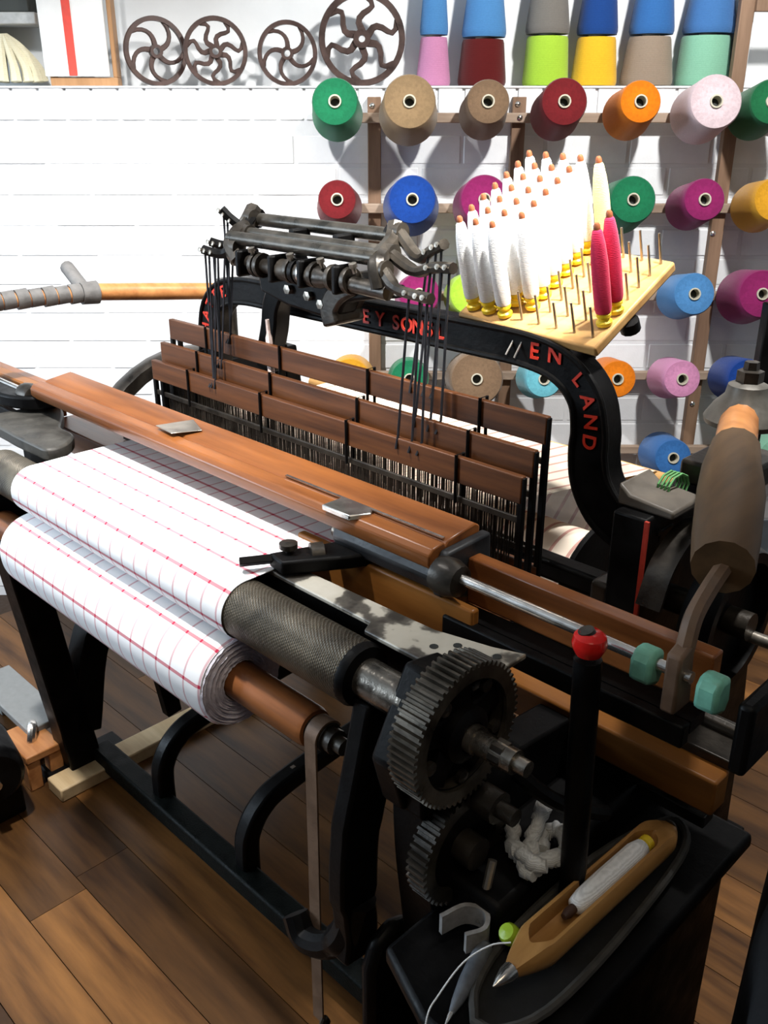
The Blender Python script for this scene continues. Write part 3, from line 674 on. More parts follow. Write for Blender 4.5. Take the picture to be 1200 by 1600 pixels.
# spiral layers on both ends
for w0, sg in ((CW1 - .010, 1), (CW0 - .003, -1)):
    mb = MB(); prof = []
    nl = 11
    for q in range(nl * 2 + 1):
        rr = RR - .003 - (RR - .003 - .0315) * q / (nl * 2)
        prof.append((rr, sg * ((.004 if q % 2 else -.002) + random.uniform(-.002, .003))))
    mb.lathe(prof, (w0, .687, .709), (1, 0, 0), 64, False)
    mb.v = [(x + random.uniform(-.0012, .0012), y, z) for x, y, z in mb.v]
    part('cloth_layers', mb, mat_plain('cloth_edge', (.80, .77, .86), .9, .18, 90, .4), rc, smooth=50)
part('wooden_roller', MB().lathe([(.02, 0), (.03, .002), (.0305, .01), (.0305, .998), (.028, 1.006), (.015, 1.006)], (-1.83, .687, .709), (1, 0, 0), 32), RWOOD, cr, smooth=40)
part('journal', MB().lathe([(.0215, 0), (.0215, .034), (.018, .034), (.018, .048), (.012, .048), (.012, .064)], (-.826, .687, .709), (1, 0, 0), 18), OILY, cr, smooth=40)
# --- leather strap with weight
st = thing('leather_strap', 'long brown leather strap hanging from the wooden roller to the floor', 'strap', (-.78, .66, .1))
rs = .0235; pts = [(.687 + rs * math.cos(a), .709 + rs * math.sin(a)) for a in [R(x) for x in range(20, 184, 12)]] + [(.6635, .64), (.662, .50), (.660, .36), (.659, .17)]
part('strap', MB().ribbon(pts, .003, 0, -.818, -.795), LEATHER, st, smooth=40)
ws = part('weight', MB().lathe([(.0001, .0), (.05, 0), (.055, .008), (.055, .085), (.048, .10), (.018, .11), (.016, .13)], (-.795, .665, 0.0), (0, 0, 1), 28), IRON, st)
part('strap_hook', MB().tube(spline([(-.795, .66, .125), (-.795, .652, .15), (-.795, .66, .18), (-.795, .668, .165)], 4), .005, 8), OILY, st)

# --- temple holding the cloth edge
tp = thing('temple', 'black iron temple bar clamping the right edge of the cloth', 'temple', (-.97, .80, .885))
part('bar', MB().tube([(-1.013, .712, .893), (-.965, .792, .893)], [.0085, .0085], 4), IRON, tp, bevel=.001)
part('body', MB().prism([(-.995, .752), (-.955, .745), (-.90, .83), (-.875, .88), (-.90, .90), (-.955, .85)], 2, .879, .901), IRON, tp, bevel=.004)
part('collar', MB().cyl((-.955, .80, .893), (-.945, .817, .893), .02, n=14), OILY, tp)
part('spring_rod', MB().cyl((-1.0, .895, .89), (-.93, .88, .89), .012, n=12), STEEL, tp)
part('thumb_screw', MB().lathe([(.005, 0), (.005, .01), (.014, .01), (.014, .018), (.0001, .02)], (-.975, .775, .898), (0, 0, 1), 12), OILY, tp)
part('end_nut', MB().cyl((-.905, .875, .875), (-.88, .89, .92), .018, n=10), OILY, tp)

# --- sley (batten) with reed, cap and shuttle boxes
sl = thing('loom_sley', 'brown wooden loom sley with rounded hand rail crossing above the cloth', 'sley', (WC, .92, .80))
capp = [(.845, .925), (.838, .935), (.838, .948), (.846, .957), (.868, .960), (.872, .955), (.878, .960), (.935, .968), (.945, .962), (.945, .925)]
part('hand_rail', MB().prism(capp, 0, -1.93, -.752), SWOOD, sl, bevel=.0025)
part('race_board', MB().prism([(.872, .835), (.872, .866), (.95, .866), (.95, .79), (.90, .79)], 0, -1.94, -.76), SWOOD, sl, bevel=.003)
rd = part('reed', MB().box((-1.70, .922, .868), (-.95, .932, .875)).box((-1.70, .922, .918), (-.95, .932, .926)), OILY, sl)
mb = MB()
for k in range(300):
    w = -1.695 + .74 * k / 299; mb.box((w, .924, .874), (w + .0006, .930, .919))
part('reed_wires', mb, STEEL, rd, smooth=0, kind='stuff')
part('end_casting', MB().prism([(.846, .888), (.842, .925), (.86, .952), (.95, .955), (.955, .868), (.90, .868)], 0, -.752, -.735).prism([(.868, .886), (.85, .892), (.842, .912), (.848, .93), (.945, .925), (.945, .886)], 0, -.955, -.752), mat_metal('dark_grey_casting', (.008, .009, .011), (.032, .034, .038), .5, .1, 16, .3), sl, bevel=.004)
part('tip_plate', MB().prism([(-.965, .833), (-.905, .833), (-.888, .862), (-.90, .876), (-.965, .876)], 2, .9545, .9635), BRIGHT, sl, bevel=.002)
part('wear_strip', MB().box((-1.10, .874, .9605), (-.76, .879, .9625)), BRIGHT, sl)
part('worn_plate', MB().prism([(-1.46, .86), (-1.40, .855), (-1.375, .905), (-1.44, .93)], 2, .9655, .9675), STEEL, sl, bevel=.001)
for w0, w1, nm in ((-.735, -.37, 1), (-2.32, -1.95, 0)):
    part('box_back', MB().box((w0, .90, .862), (w1, .925, .932)), SWOOD, sl, bevel=.003)
    part('box_front', MB().box((w0, .848, .832), (w1, .866, .862)), IRON, sl, bevel=.003)
    part('spindle', MB().cyl((w0 - .0, .850, .928), (w1, .850, .928), .0075, n=12), BRIGHT, sl)
    part('spindle_stud', MB().lathe([(.010, -.02), (.026, -.02), (.028, .0), (.022, .018), (.010, .022)], (w0 + .012 if nm else w1 - .012, .850, .923), (1, 0, 0), 16), OILY, sl)
part('box_floor', MB().box((-.735, .866, .845), (-.37, .90, .862)), IRON, sl)
for (w_, tl) in ((-.425, .3), (-.345, -.2)):
    part('picker_buffer', MB().prism([(.832, .905), (.832, .932), (.842, .944), (.864, .942), (.868, .912), (.858, .895)], 0, w_ - .014, w_ + .014), GREENPICK, sl, bevel=.006)
part('picker', MB().prism([(.835, .88), (.835, .955), (.865, .965), (.875, .88)], 0, -.397, -.378), LEATHER, sl, bevel=.004)
part('box_end', MB().box((-.315, .845, .835), (-.295, .925, .925)), IRON, sl, bevel=.006)
part('sley_sword', MB().ribbon([(.90, .80), (.93, .45), (.97, .15)], [.05, .05, .04], 0, -1.72, -1.69), IRON, sl, bevel=.004)
part('sley_sword', MB().ribbon([(.90, .80), (.93, .45), (.97, .15)], [.05, .05, .04], 0, -.70, -.67), IRON, sl, bevel=.004)
part('box_wood', MB().box((-2.30, .868, .868), (-1.945, .90, .935)), mat_wood('rail_orange', (.17, .058, .010), (.30, .115, .022), .4, 0, 8, 10), sl, bevel=.004)
part('shield', MB().prism(spline([(-2.12, .80), (-2.0, .80), (-1.93, .83), (-1.90, .88), (-1.96, .885), (-2.05, .865), (-2.12, .86)], 4), 2, .90, .93), IRON, sl, bevel=.006)

# --- warp: sheet of threads and the warp beam
wt = thing('warp_threads', 'cream and red striped warp threads running back to the warp beam', 'warp', (-1.32, 1.3, .8))
rb_ = .02
wpath = [(.945, .872), (1.06, .882), (1.30, .880), (1.52, .878), (1.545, .868), (1.548, .85), (1.425, .735)]
THREAD = mat_check('warp_thread', (.72, .62, .50), (.30, .05, .05), PU, 1., .0075, 0, offu=.012, weft=False)
vs, fs, uv = [], [], []
NTH = 380
for k in range(NTH):
    w = CW0 + .004 + (CW1 - CW0 - .008 + .0) * k / (NTH - 1)
    o0 = len(vs); wk = -1.70 + .905 * k / (NTH - 1)
    for i, (d, z) in enumerate(wpath):
        wi = w + (wk - w) * (0, .25, .65, 1, 1, 1, 1)[i]
        lift = (.012 if k % 3 == 0 else -.010 if k % 3 == 1 else 0) if i == 1 else 0
        for q in (-.0011, .0011): vs.append((wi + q, d, z + lift)); uv.append((wk, .3))
    for i in range(len(wpath) - 1):
        a = o0 + 2 * i; fs.append((a, a + 1, a + 3, a + 2))
o = uv_part('threads', vs, fs, uv, THREAD, wt); o['kind'] = 'stuff'
BEAM = mat_check('warp_beam_yarn', (.74, .64, .53), (.34, .05, .05), PU, 1., .0065, 0, offu=.012, weft=False)
wb = thing('warp_beam', 'cream warp beam wound with dark red stripes behind the heddles', 'warp beam', (WC, 1.33, .70))
WB0, WB1 = -1.70, -.785
vs, uv, fs = [], [], []; n = 64; ws_ = [WB0, -1.4, -1.2, WB1]
for k in range(n + 1):
    a = 2 * math.pi * k / n
    for w in ws_: vs.append((w, 1.33 + .098 * math.cos(a), .70 + .098 * math.sin(a))); uv.append((w, .3))
for k in range(n):
    for j in range(3): a = 4 * k + j; fs.append((a, a + 1, a + 5, a + 4))
uv_part('wound_yarn', vs, fs, uv, BEAM, wb)
for w_ in (WB0 - .012, WB1):
    part('flange', MB().lathe([(.02, 0), (.135, 0), (.14, .004), (.135, .010), (.02, .012)], (w_, 1.33, .70), (1, 0, 0), 36), IRON, wb)
part('beam_axle', MB().cyl((-1.80, 1.33, .70), (-.66, 1.33, .70), .02, n=14), OILY, wb)
wr = thing('back_rest', 'pale wooden back rest rollers carrying the warp at the rear of the loom', 'roller', (WC, 1.47, .85))
part('rear_roller', MB().cyl((-1.79, 1.53, .857), (-.68, 1.53, .857), .0175, n=18), BWOOD, wr)
part('front_roller', MB().cyl((-1.79, 1.44, .845), (-.68, 1.44, .845), .0175, n=18), BWOOD, wr)

# --- heddle shafts
def heddle_shaft(label, d, zt, ph):
    t = thing('heddle_shaft', label, 'heddle shaft', (WC, d, zt - .30), 'heddle shafts')
    w0, w1 = -1.74, -.742; z0 = zt - .285
    part('top_bar', MB().box((w0, d - .006, zt - .043), (w1 - .004, d + .006, zt)), HWOOD, t, bevel=.002)
    part('bottom_bar', MB().box((w0, d - .006, z0), (w1 - .004, d + .006, z0 + .04)), HWOOD, t, bevel=.002)
    for z in (zt - .070, z0 + .062):
        part('heddle_rod', MB().box((w0 + .002, d - .0025, z - .006), (w1 - .002, d + .0025, z + .004)), OILY, t, bevel=.001)
    for w in (w0 + .002, w0 + .03, w1 - .006):
        part('end_stay', MB().box((w - .005, d - .0045, z0 - .01), (w + .005, d + .0045, zt - .002 if w > -1 else zt - .04)), IRON, t, bevel=.0015)
    for w in (-1.60, -1.36, -1.12, -.87):
        part('rod_hook', MB().tube([(w, d - .0085, zt - .075), (w, d - .0085, zt + .004), (w, d + .0085, zt + .004), (w, d + .0085, zt - .075)], .0028, 6), IRON, t)
    mb = MB()
    for k in range(170):
        w = w0 + .05 + (w1 - w0 - .09) * (k + ph + random.uniform(-.3, .3)) / 170
        zc = .88 + (.012 if ph == 0 else -.01 if ph < .5 else 0)
        mb.tube([(w, d, zt - .07), (w, d, zc + .012), (w, d, zc), (w, d, zc - .012), (w, d, z0 + .06)], [.0013, .0014, .0024, .0014, .0013], 4)
    part('heddle_wires', mb, mat_metal('heddle_wire', (.012, .011, .010), (.09, .08, .07), .35, .7, 25, .05), t, kind='stuff')
    return t
heddle_shaft('front heddle shaft with brown wooden bars and dark wire heddles', 1.036, 1.012, 0)
heddle_shaft('middle heddle shaft between the front and rear wooden bars', 1.062, 1.046, .33)
heddle_shaft('rear heddle shaft with the highest brown wooden bar', 1.088, 1.092, .66)

# --- heddle lifting motion on top of the arch
hm = thing('heddle_lifting_motion', 'oily dark iron rollers, levers and cords that lift the heddle shafts', 'lifting mechanism', (-1.26, 1.13, 1.18))
ROLLM = mat_metal('roller_iron', (.02, .018, .014), (.075, .066, .054), .32, .55, 30, .15)
RL = [(1.165, 1.308, .0125, -1.535, -1.142), (1.115, 1.29, .010, -1.50, -1.115), (1.075, 1.284, .0125, -1.485, -1.09)]
for d_, z_, r_, a_, b_ in RL:
    part('roller', MB().cyl((a_, d_, z_), (b_, d_, z_), r_, n=18), ROLLM, hm)
part('flat_bar', MB().box((-1.50, 1.146, 1.282), (-1.13, 1.151, 1.293)), OILY, hm, bevel=.001)
part('lower_shaft', MB().tube([(-1.46, 1.07, 1.246), (-1.36, 1.07, 1.242), (-1.34, 1.07, 1.242), (-1.22, 1.07, 1.240), (-1.2, 1.07, 1.240), (-1.06, 1.07, 1.234)], [.013, .013, .019, .019, .014, .013], 14), OILY, hm)
for w in (-1.40, -1.385, -1.30, -1.285, -1.262, -1.235, -1.19, -1.15):
    part('collar', MB().lathe([(.014, -.005), (.022, -.005), (.023, 0), (.022, .005), (.014, .005)], (w, 1.07, 1.243), (1, 0, 0), 18), random.choice([OILY, OILY, BRIGHT, IRON]), hm)
for w in (-1.43, -1.335, -1.255, -1.165):
    part('clamp', MB().box((w - .006, 1.045, 1.22), (w + .006, 1.095, 1.268)), IRON, hm, bevel=.004)
for w in (-1.40, -1.29, -1.21, -1.13):
    part('set_screw', MB().lathe([(.004, 0), (.004, .010), (.007, .010), (.007, .017), (.0001, .018)], (w, 1.062, 1.258), (0, -.3, 1), 8), STEEL, hm)
for w in (-1.36, -1.24):
    part('spacer', MB().box((w - .009, 1.12, 1.286), (w + .009, 1.16, 1.305)), IRON, hm, bevel=.003)
part('support_bracket', MB().ribbon(spline([(-1.475, 1.02), (-1.468, 1.06), (-1.452, 1.11), (-1.44, 1.16), (-1.40, 1.215), (-1.36, 1.24)], 5), [.045] * 26, 1, 1.125, 1.165), IRON, hm, bevel=.005)
part('support_bracket', MB().ribbon(spline([(-1.215, 1.155), (-1.222, 1.185), (-1.20, 1.215), (-1.16, 1.235)], 5), [.04] * 16, 1, 1.08, 1.15), OILY, hm, bevel=.006)
part('support_casting', MB().prism([(-1.42, 1.19), (-1.34, 1.172), (-1.24, 1.165), (-1.20, 1.175), (-1.185, 1.20), (-1.12, 1.212), (-1.06, 1.222), (-1.08, 1.238), (-1.43, 1.243)], 1, 1.088, 1.13), IRON, hm, bevel=.006)
for w, zz in ((-1.33, 1.205), (-1.275, 1.20), (-1.24, 1.19)):
    part('nut', MB().lathe([(.009, 0), (.009, .009), (.0001, .01)], (w, 1.088, zz), (0, -1, 0), 6), STEEL, hm)
# end brackets: slim arms carrying the rollers
for sgn, pts3 in ((1, [(-1.142, 1.172, 1.325), (-1.13, 1.15, 1.30), (-1.105, 1.10, 1.285), (-1.085, 1.07, 1.275), (-1.075, 1.068, 1.24)]), (-1, [(-1.535, 1.172, 1.325), (-1.52, 1.14, 1.30), (-1.495, 1.10, 1.288), (-1.48, 1.072, 1.27), (-1.455, 1.068, 1.245)])):
    part('end_bracket', MB().tube(spline(pts3, 5), [.0165] * 21, 8), OILY, hm)
    part('end_cap', MB().cyl(Vector(pts3[0]) + Vector((-.014, 0, -.016)), Vector(pts3[0]) + Vector((.014, 0, -.016)), .019, n=14), IRON, hm)
# levers: root on the roller end, tip over the cords
LEV = [((-1.13, 1.165, 1.315), (-1.06, 1.14, 1.282), (-1.01, 1.115, 1.300), (-.965, 1.095, 1.316)),
       ((-1.10, 1.115, 1.287), (-1.03, 1.10, 1.268), (-.975, 1.085, 1.281), (-.928, 1.075, 1.286)),
       ((-1.075, 1.072, 1.268), (-1.04, 1.065, 1.245), (-.99, 1.053, 1.242), (-.945, 1.045, 1.242)),
       ((-1.515, 1.15, 1.312), (-1.51, 1.125, 1.298), (-1.52, 1.105, 1.312), (-1.53, 1.09, 1.331)),
       ((-1.485, 1.115, 1.288), (-1.50, 1.095, 1.268), (-1.52, 1.08, 1.266), (-1.538, 1.065, 1.272)),
       ((-1.465, 1.072, 1.268), (-1.49, 1.06, 1.255), (-1.51, 1.05, 1.256), (-1.528, 1.04, 1.261))]
HD = [1.088, 1.062, 1.036, 1.088, 1.062, 1.036]; HZ = [1.094, 1.048, 1.014, 1.094, 1.048, 1.014]
for q, lv in enumerate(LEV):
    pts = spline(lv, 5)
    l = part('lever', MB().tube(pts, [.011] * 5 + [.009] * (len(pts) - 5), 8), OILY if q < 3 else IRON, hm)
    part('lever_boss', MB().lathe([(.01, -.010), (.016, -.010), (.016, .010), (.01, .010)], lv[0], (1, 0, 0), 16), OILY, l)
    for r_ in range(3):
        u = (.62, .80, .97)[r_]; p = pts[min(len(pts) - 1, int(u * (len(pts) - 1)))]
        sg = 1 if q < 3 else -1
        part('screw', MB().lathe([(.004, 0), (.0045, .003), (.0001, .004)], p + Vector((0, -.010, .002)), (0, -1, .2), 8), STEEL, l)
        part('cord', MB().tube([p, Vector((p.x - .0 * sg, HD[q] - .004 + .004 * r_, HZ[q] + .0)), Vector((p.x, HD[q] - .009, HZ[q] - .02))], .0023, 5), mat_plain('black_cord', (.010, .011, .016), .6, .3), hm)
part('wire_bundle', MB().tube(spline([(-1.418, 1.10, 1.135), (-1.415, 1.10, 1.10), (-1.408, 1.095, 1.06), (-1.40, 1.09, 1.03)], 4), [.004] * 4 + [.007] * 9, 7), mat_plain('striped_string', (.6, .48, .44), .8, .3, 90), hm)

# --- bobbin board above the arch
P2 = Vector((-.734, 1.174, 1.18)); aw = Vector((-.282, .016, .010)); bv = Vector((.014, .183, .109))
ea = aw.normalized(); eb = (bv - ea * bv.dot(ea)).normalized(); en = eb.cross(ea).normalized()
if en.z < 0: en = -en
LA, LB = aw.length, bv.length
bo = thing('bobbin_board', 'tilted pale wooden peg board with steel pegs above the loom arch', 'peg board', P2)
BASE[bo.name] = P2
ep = (en * .55 + Vector((0, 0, 1)) * .45).normalized()      # the pegs stand steeper than the board
def BP(a, b, h=0.): return P2 + ea * a + eb * b + (ep if h > 0 else en) * h
vs = [BP(a, b, h) for h in (-.018, 0) for a, b in ((0, 0), (LA, 0), (LA, LB), (0, LB))]
part('board', MB().add(vs, [(0,1,2,3),(4,7,6,5),(0,4,5,1),(1,5,6,2),(2,6,7,3),(3,7,4,0)]), BWOOD, bo, bevel=.004)
NCOL, NROW = 8, 7
CA = lambda c: LA - .022 - c * (LA - .040) / (NCOL - 1)
CB = lambda r: .020 + r * (LB - .032) / (NROW - 1)
white = {(c, r) for r in range(NROW) for c in range(4)} - {(3, 0)}
reds = {(7, 1), (7, 2)}
peg_me = None
for c in range(NCOL):
    for r in range(NROW):
        if (c, r) in white or (c, r) in reds: continue
        hgt = .050 if (c + r) % 5 else .044
        part('peg', MB().cyl(BP(CA(c), CB(r), -.006), BP(CA(c), CB(r), hgt), .0022, .0019, 8), STEEL, bo)
for p_, q_ in (((LA * .55, -.006, -.014), (LA * .55, -.035, -.026)), ((LA * .49, -.006, -.014), (LA * .49, -.035, -.028))):
    part('prong', MB().cyl(BP(*p_), BP(*q_), .0018, n=8), BRIGHT, bo)
for p_ in ((LA * .36, .004), (.006, LB * .42)):
    part('clamp_knob', MB().lathe([(.006, 0), (.016, .002), (.016, .02), (.010, .024)], BP(*p_, -.018), -en, 12), IRON, bo)
part('bracket', MB().tube([BP(LA * .5, .03, -.018), BP(LA * .5, .02, -.04), Vector((P2.x + (ea * LA * .5).x, 1.20, 1.178))], .010, 8), IRON, bo)
part('bracket', MB().tube([BP(LA * .15, .05, -.018), BP(LA * .15, .03, -.05), Vector((P2.x + (ea * LA * .15).x, 1.20, 1.15))], .010, 8), IRON, bo)
def bobbin(label, yarn, grp, tip=TIPWOOD, L=.154):
    t = thing('bobbin', label, 'bobbin', (0, 0, 0), grp); BASE[t.name] = Vector((0, 0, 0))
    part('base', MB().lathe([(.004, 0), (.0115, 0), (.0125, .003), (.0125, .006), (.009, .009), (.009, .012), (.0115, .015), (.0115, .019), (.008, .021)], (0, 0, 0), (0, 0, 1), 16), YELLOWPL, t)
    part('thread', MB().lathe([(.006, .0195), (.0115, .021), (.013, .028), (.0133, .06), (.0128, L - .055), (.0105, L - .028), (.0075, L - .010), (.005, L - .006)], (0, 0, 0), (0, 0, 1), 18), yarn, t, smooth=60)
    part('tip', MB().lathe([(.005, L - .012), (.0052, L - .004), (.0048, L), (.003, L + .003), (.0001, L + .0035)], (0, 0, 0), (0, 0, 1), 12), tip, t)
    return t
def put_bobbin(src, c, r, first, label=None):
    ey = ep.cross(-ea).normalized(); q = (Matrix.Rotation(A45, 3, 'Z') @ Matrix((ey.cross(ep), ey, ep)).transposed()).to_euler()
    loc = LW(BP(CA(c), CB(r), .001))
    if first: src.location = loc; src.rotation_euler = q; return src
    o = copy_thing(src, loc, q, label); return o
wbob = bobbin('white thread bobbin with yellow base and brown wooden tip on the peg board', WHITEYARN, 'white bobbins on the peg board')
RN = ['front row', 'second row', 'third row', 'fourth row', 'fifth row', 'sixth row', 'rear row']
CN = ['leftmost', 'second from left', 'third from left', 'fourth from left']
for i, (c, r) in enumerate(sorted(white)):
    lb_ = 'white bobbin with brown tip, %s in the %s of the peg board' % (CN[c], RN[r])
    put_bobbin(wbob, c, r, i == 0, lb_)
    if i == 0: wbob['label'] = lb_
rbob = bobbin('front crimson thread bobbin near the right edge of the peg board', REDYARN, 'crimson bobbins on the peg board', TIPWOOD)
put_bobbin(rbob, 7, 1, True); put_bobbin(rbob, 7, 2, False, 'rear crimson thread bobbin behind the front one on the peg board')
yb = bobbin('bobbin with pale yellow tip behind the white bobbins on the peg board', mat_yarn('pale_yellow_yarn', (.85, .78, .35)), 'odd bobbin')
del yb['group']; put_bobbin(yb, 4, 6, True)

# --- picking arms
pa = thing('picking_stick', 'worn wooden picking stick on an iron bell cap right of the loom', 'picking stick', (-.575, 1.36, .985))
part('pivot_shaft', MB().cyl((-.575, 1.36, .96), (-.575, 1.36, 1.12), .025, n=16), OILY, pa)
part('bell_cap', MB().lathe([(.058, 1.06), (.060, 1.068), (.048, 1.088), (.033, 1.104), (.03, 1.12), (.02, 1.125)], (-.575, 1.36, 0), (0, 0, 1), 28), mat_metal('dull_grey_iron', (.07, .065, .055), (.17, .16, .14), .45, .4, 25, .2), pa, smooth=40)
part('nut', MB().lathe([(.020, 1.122), (.020, 1.142), (.012, 1.144), (.011, 1.156), (.0001, 1.157)], (-.575, 1.36, 0), (0, 0, 1), 6), OILY, pa)
part('arm', MB().tube([(-.578, 1.37, 1.075), (-.56, 1.31, 1.07), (-.50, 1.17, 1.055), (-.47, 1.11, 1.045), (-.44, 1.04, 1.035), (-.40, .955, 1.02)], [.026, .029, .030, .031, .027, .022], 14), AWOOD, pa, smooth=50)
part('leather_binding', MB().tube([(-.525, 1.23, 1.06), (-.50, 1.17, 1.055), (-.47, 1.11, 1.045), (-.425, 1.01, 1.028), (-.398, .95, 1.019)], [.035, .039, .043, .040, .036], 14), GREYLEATHER if False else mat_wood('dark_bound_wood', (.045, .025, .011), (.11, .062, .028), .55, 1, 8, 8), pa, smooth=50)
part('clamp_block', MB().box((-.64, 1.30, .96), (-.53, 1.44, 1.0)), OILY, pa, bevel=.006)
ps = thing('picking_strap', 'brown leather picking strap curving from the right arm to the picker', 'strap', (-.40, .90, .93))
part('strap', MB().tube(spline([(-.40, .955, 1.015), (-.398, .92, 1.0), (-.392, .88, .985), (-.388, .862, .96), (-.388, .855, .93)], 6), [.011] * 25, 8), LEATHER, ps)
la = thing('picking_stick', 'wooden picking stick bound with grey leather left of the loom arch', 'picking stick', (-1.88, 1.30, .985))
A0, A1, A2 = Vector((-1.84, 1.30, 1.112)), Vector((-2.005, 1.07, 1.118)), Vector((-2.04, .80, 1.122))
part('arm', MB().tube([A0, A0.lerp(A1, .5), A1, A1.lerp(A2, .5), A2], [.019, .020, .020, .017, .015], 12), AWOOD, la, smooth=50)
part('pivot_shaft', MB().cyl((-1.84, 1.31, .96), (-1.84, 1.31, 1.14), .022, n=14), OILY, la)
bnd = MB()
for k in range(9):
    u = .10 + k * .11; p = A1.lerp(A2, u); dr = (A2 - A1).normalized()
    bnd.tube([p - dr * .013 + Vector((0, 0, .002)), p + dr * .013], .0205 + .002 * (k % 2), 12)
part('leather_binding', bnd, GREYLEATHER, la, smooth=40)
part('leather_knot', MB().tube([A1 + (A2 - A1) * .02, A1 + (A2 - A1) * .16], [.027, .025], 12), GREYLEATHER, la, smooth=40)
part('loose_end', MB().tube(spline([A1 + Vector((-.0, -.03, .0)), A1 + Vector((-.05, -.025, .022)), A1 + Vector((-.10, -.02, .045)), A1 + Vector((-.115, -.02, .05))], 4), [.016] * 10 + [.012, .010, .008], 10), GREYLEATHER, la, smooth=40)
lsx = thing('picking_strap', 'grey leather picking strap hanging from the left arm at the photo edge', 'strap', (-2.04, .81, .95))
part('strap', MB().tube(spline([A2 + Vector((0, .02, -.01)), (-2.07, .815, 1.06), (-2.12, .83, 1.0), (-2.16, .85, .95)], 5), .012, 8), GREYLEATHER, lsx)

# --- shuttle, pirn, tray, odds and ends at the right
ty = thing('shuttle_tray', 'dark boat-shaped tray under the wooden shuttle at the bottom right', 'tray', (-.44, .80, .547))
outl = spline([(-.445, .59), (-.475, .63), (-.492, .72), (-.49, .90), (-.46, 1.03), (-.43, 1.04), (-.405, .98), (-.392, .80), (-.395, .66), (-.42, .60), (-.445, .59)], 4)[:-1]
part('tray_floor', MB().prism(outl, 2, .546, .551), mat_plain('tray_black', (.007, .0065, .006), .8, .4), ty)
part('tray_rim', MB().tube([(a, b, .556) for a, b in outl], .006, 8, closed=True), mat_plain('dusty_black', (.05, .047, .042), .8, .4), ty)
shu = thing('loom_shuttle', 'pointed wooden shuttle with a metal tip lying in the dark tray', 'shuttle', (-.435, .80, .553))
S0, S1 = Vector((-.437, .632, .60)), Vector((-.425, .985, .60))
def SP(u, x=0., z=0.): p = S0.lerp(S1, u); return (p.x + x, p.y, p.z + z)
# hull: rounded boat with a slot, cross sections along its length
secs = []
for i in range(57):
    u = i / 56; e = min(u, 1 - u)
    hw = .0265 * min(1, (e / (.17 if u < .5 else .10))) ** (.62 if u < .5 else .5) if e > 0 else 0.004
    hw = max(hw, .006); hh = max(.020 * min(1, (e / .14)) ** .55, .006) if e > 0 else .006
    slot = max(0, min(1, (u - .13) / .05)) * max(0, min(1, (.86 - u) / .05))
    slot = math.sqrt(slot); sw = slot * .0165; sd = slot * .024
    c = SP(u)
    pr = [(-hw, .25 * hh), (-hw * .99, -.1 * hh), (-hw * .86, -.6 * hh), (-hw * .5, -hh), (0, -hh * 1.1), (hw * .5, -hh), (hw * .86, -.6 * hh), (hw * .99, -.1 * hh), (hw, .25 * hh), (hw * .94, .68 * hh), (hw * .78, hh), (max(sw, .002), hh), (max(sw, .002) * .92, hh - sd), (0, hh - sd * 1.15 - .0002), (-max(sw, .002) * .92, hh - sd), (-max(sw, .002), hh), (-hw * .78, hh), (-hw * .94, .68 * hh)]
    secs.append([(c[0] + a, c[1], c[2] + b) for a, b in pr])
mb = MB(); m = len(secs[0]); vs = [p for s in secs for p in s]; fs = []
for i in range(56):
    for k in range(m): l = (k + 1) % m; fs.append((i*m+k, i*m+l, (i+1)*m+l, (i+1)*m+k))
fs.append(tuple(range(m))); fs.append(tuple(56*m + k for k in range(m)))
mb.add(vs, fs)
part('hull', mb, mat_wood('shuttle_wood', (.28, .13, .035), (.52, .28, .09), .33, 1, 8, 10), shu, smooth=45)
part('front_tip', MB().lathe([(.0105, 0), (.0095, .010), (.005, .024), (.0008, .032)], SP(.03), (S0 - S1), 16), BRIGHT, shu, smooth=50)
part('rear_tip', MB().lathe([(.0105, 0), (.009, .004), (.005, .007), (.0008, .008)], SP(.985), (S1 - S0), 16), OILY, shu, smooth=50)
pn = thing('weft_pirn', 'white weft pirn with a yellow butt inside the wooden shuttle', 'pirn', SP(.5, 0, .004))
part('thread', MB().lathe([(.005, 0), (.011, .004), (.0138, .022), (.0146, .06), (.0146, .132), (.011, .150), (.006, .152)], SP(.36, 0, .011), (S1 - S0), 20), WHITEYARN, pn, smooth=60)
part('butt', MB().lathe([(.006, 0), (.0105, .002), (.0105, .012), (.006, .016)], SP(.79, 0, .011), (S1 - S0), 14), YELLOWPL, pn)
part('spindle_tip', MB().lathe([(.006, 0), (.0065, .012), (.004, .02)], SP(.36, 0, .011), (S0 - S1), 12), mat_plain('dark_brown_wood', (.05, .022, .014), .5, .2), pn)
s2 = thing('loom_shuttle', 'slim grey metal-tipped shuttle lying left of the dark tray', 'shuttle', (-.485, .63, .546))
part('hull', MB().lathe([(.003, .0), (.007, .018), (.0105, .045), (.0115, .075), (.0105, .10), (.005, .106)], (-.472, .580, .553), (-.028, .095, .006), 14), mat_plain('grey_painted_wood', (.10, .11, .125), .5, .3), s2)
part('tip', MB().lathe([(.0005, -.018), (.003, -.004), (.0035, .004)], (-.472, .580, .553), (-.028, .095, .006), 12), BRIGHT, s2)
wy = thing('waste_yarn', 'tangled white waste yarn hanging beside the gear box', 'yarn waste', (-.53, .82, .602))
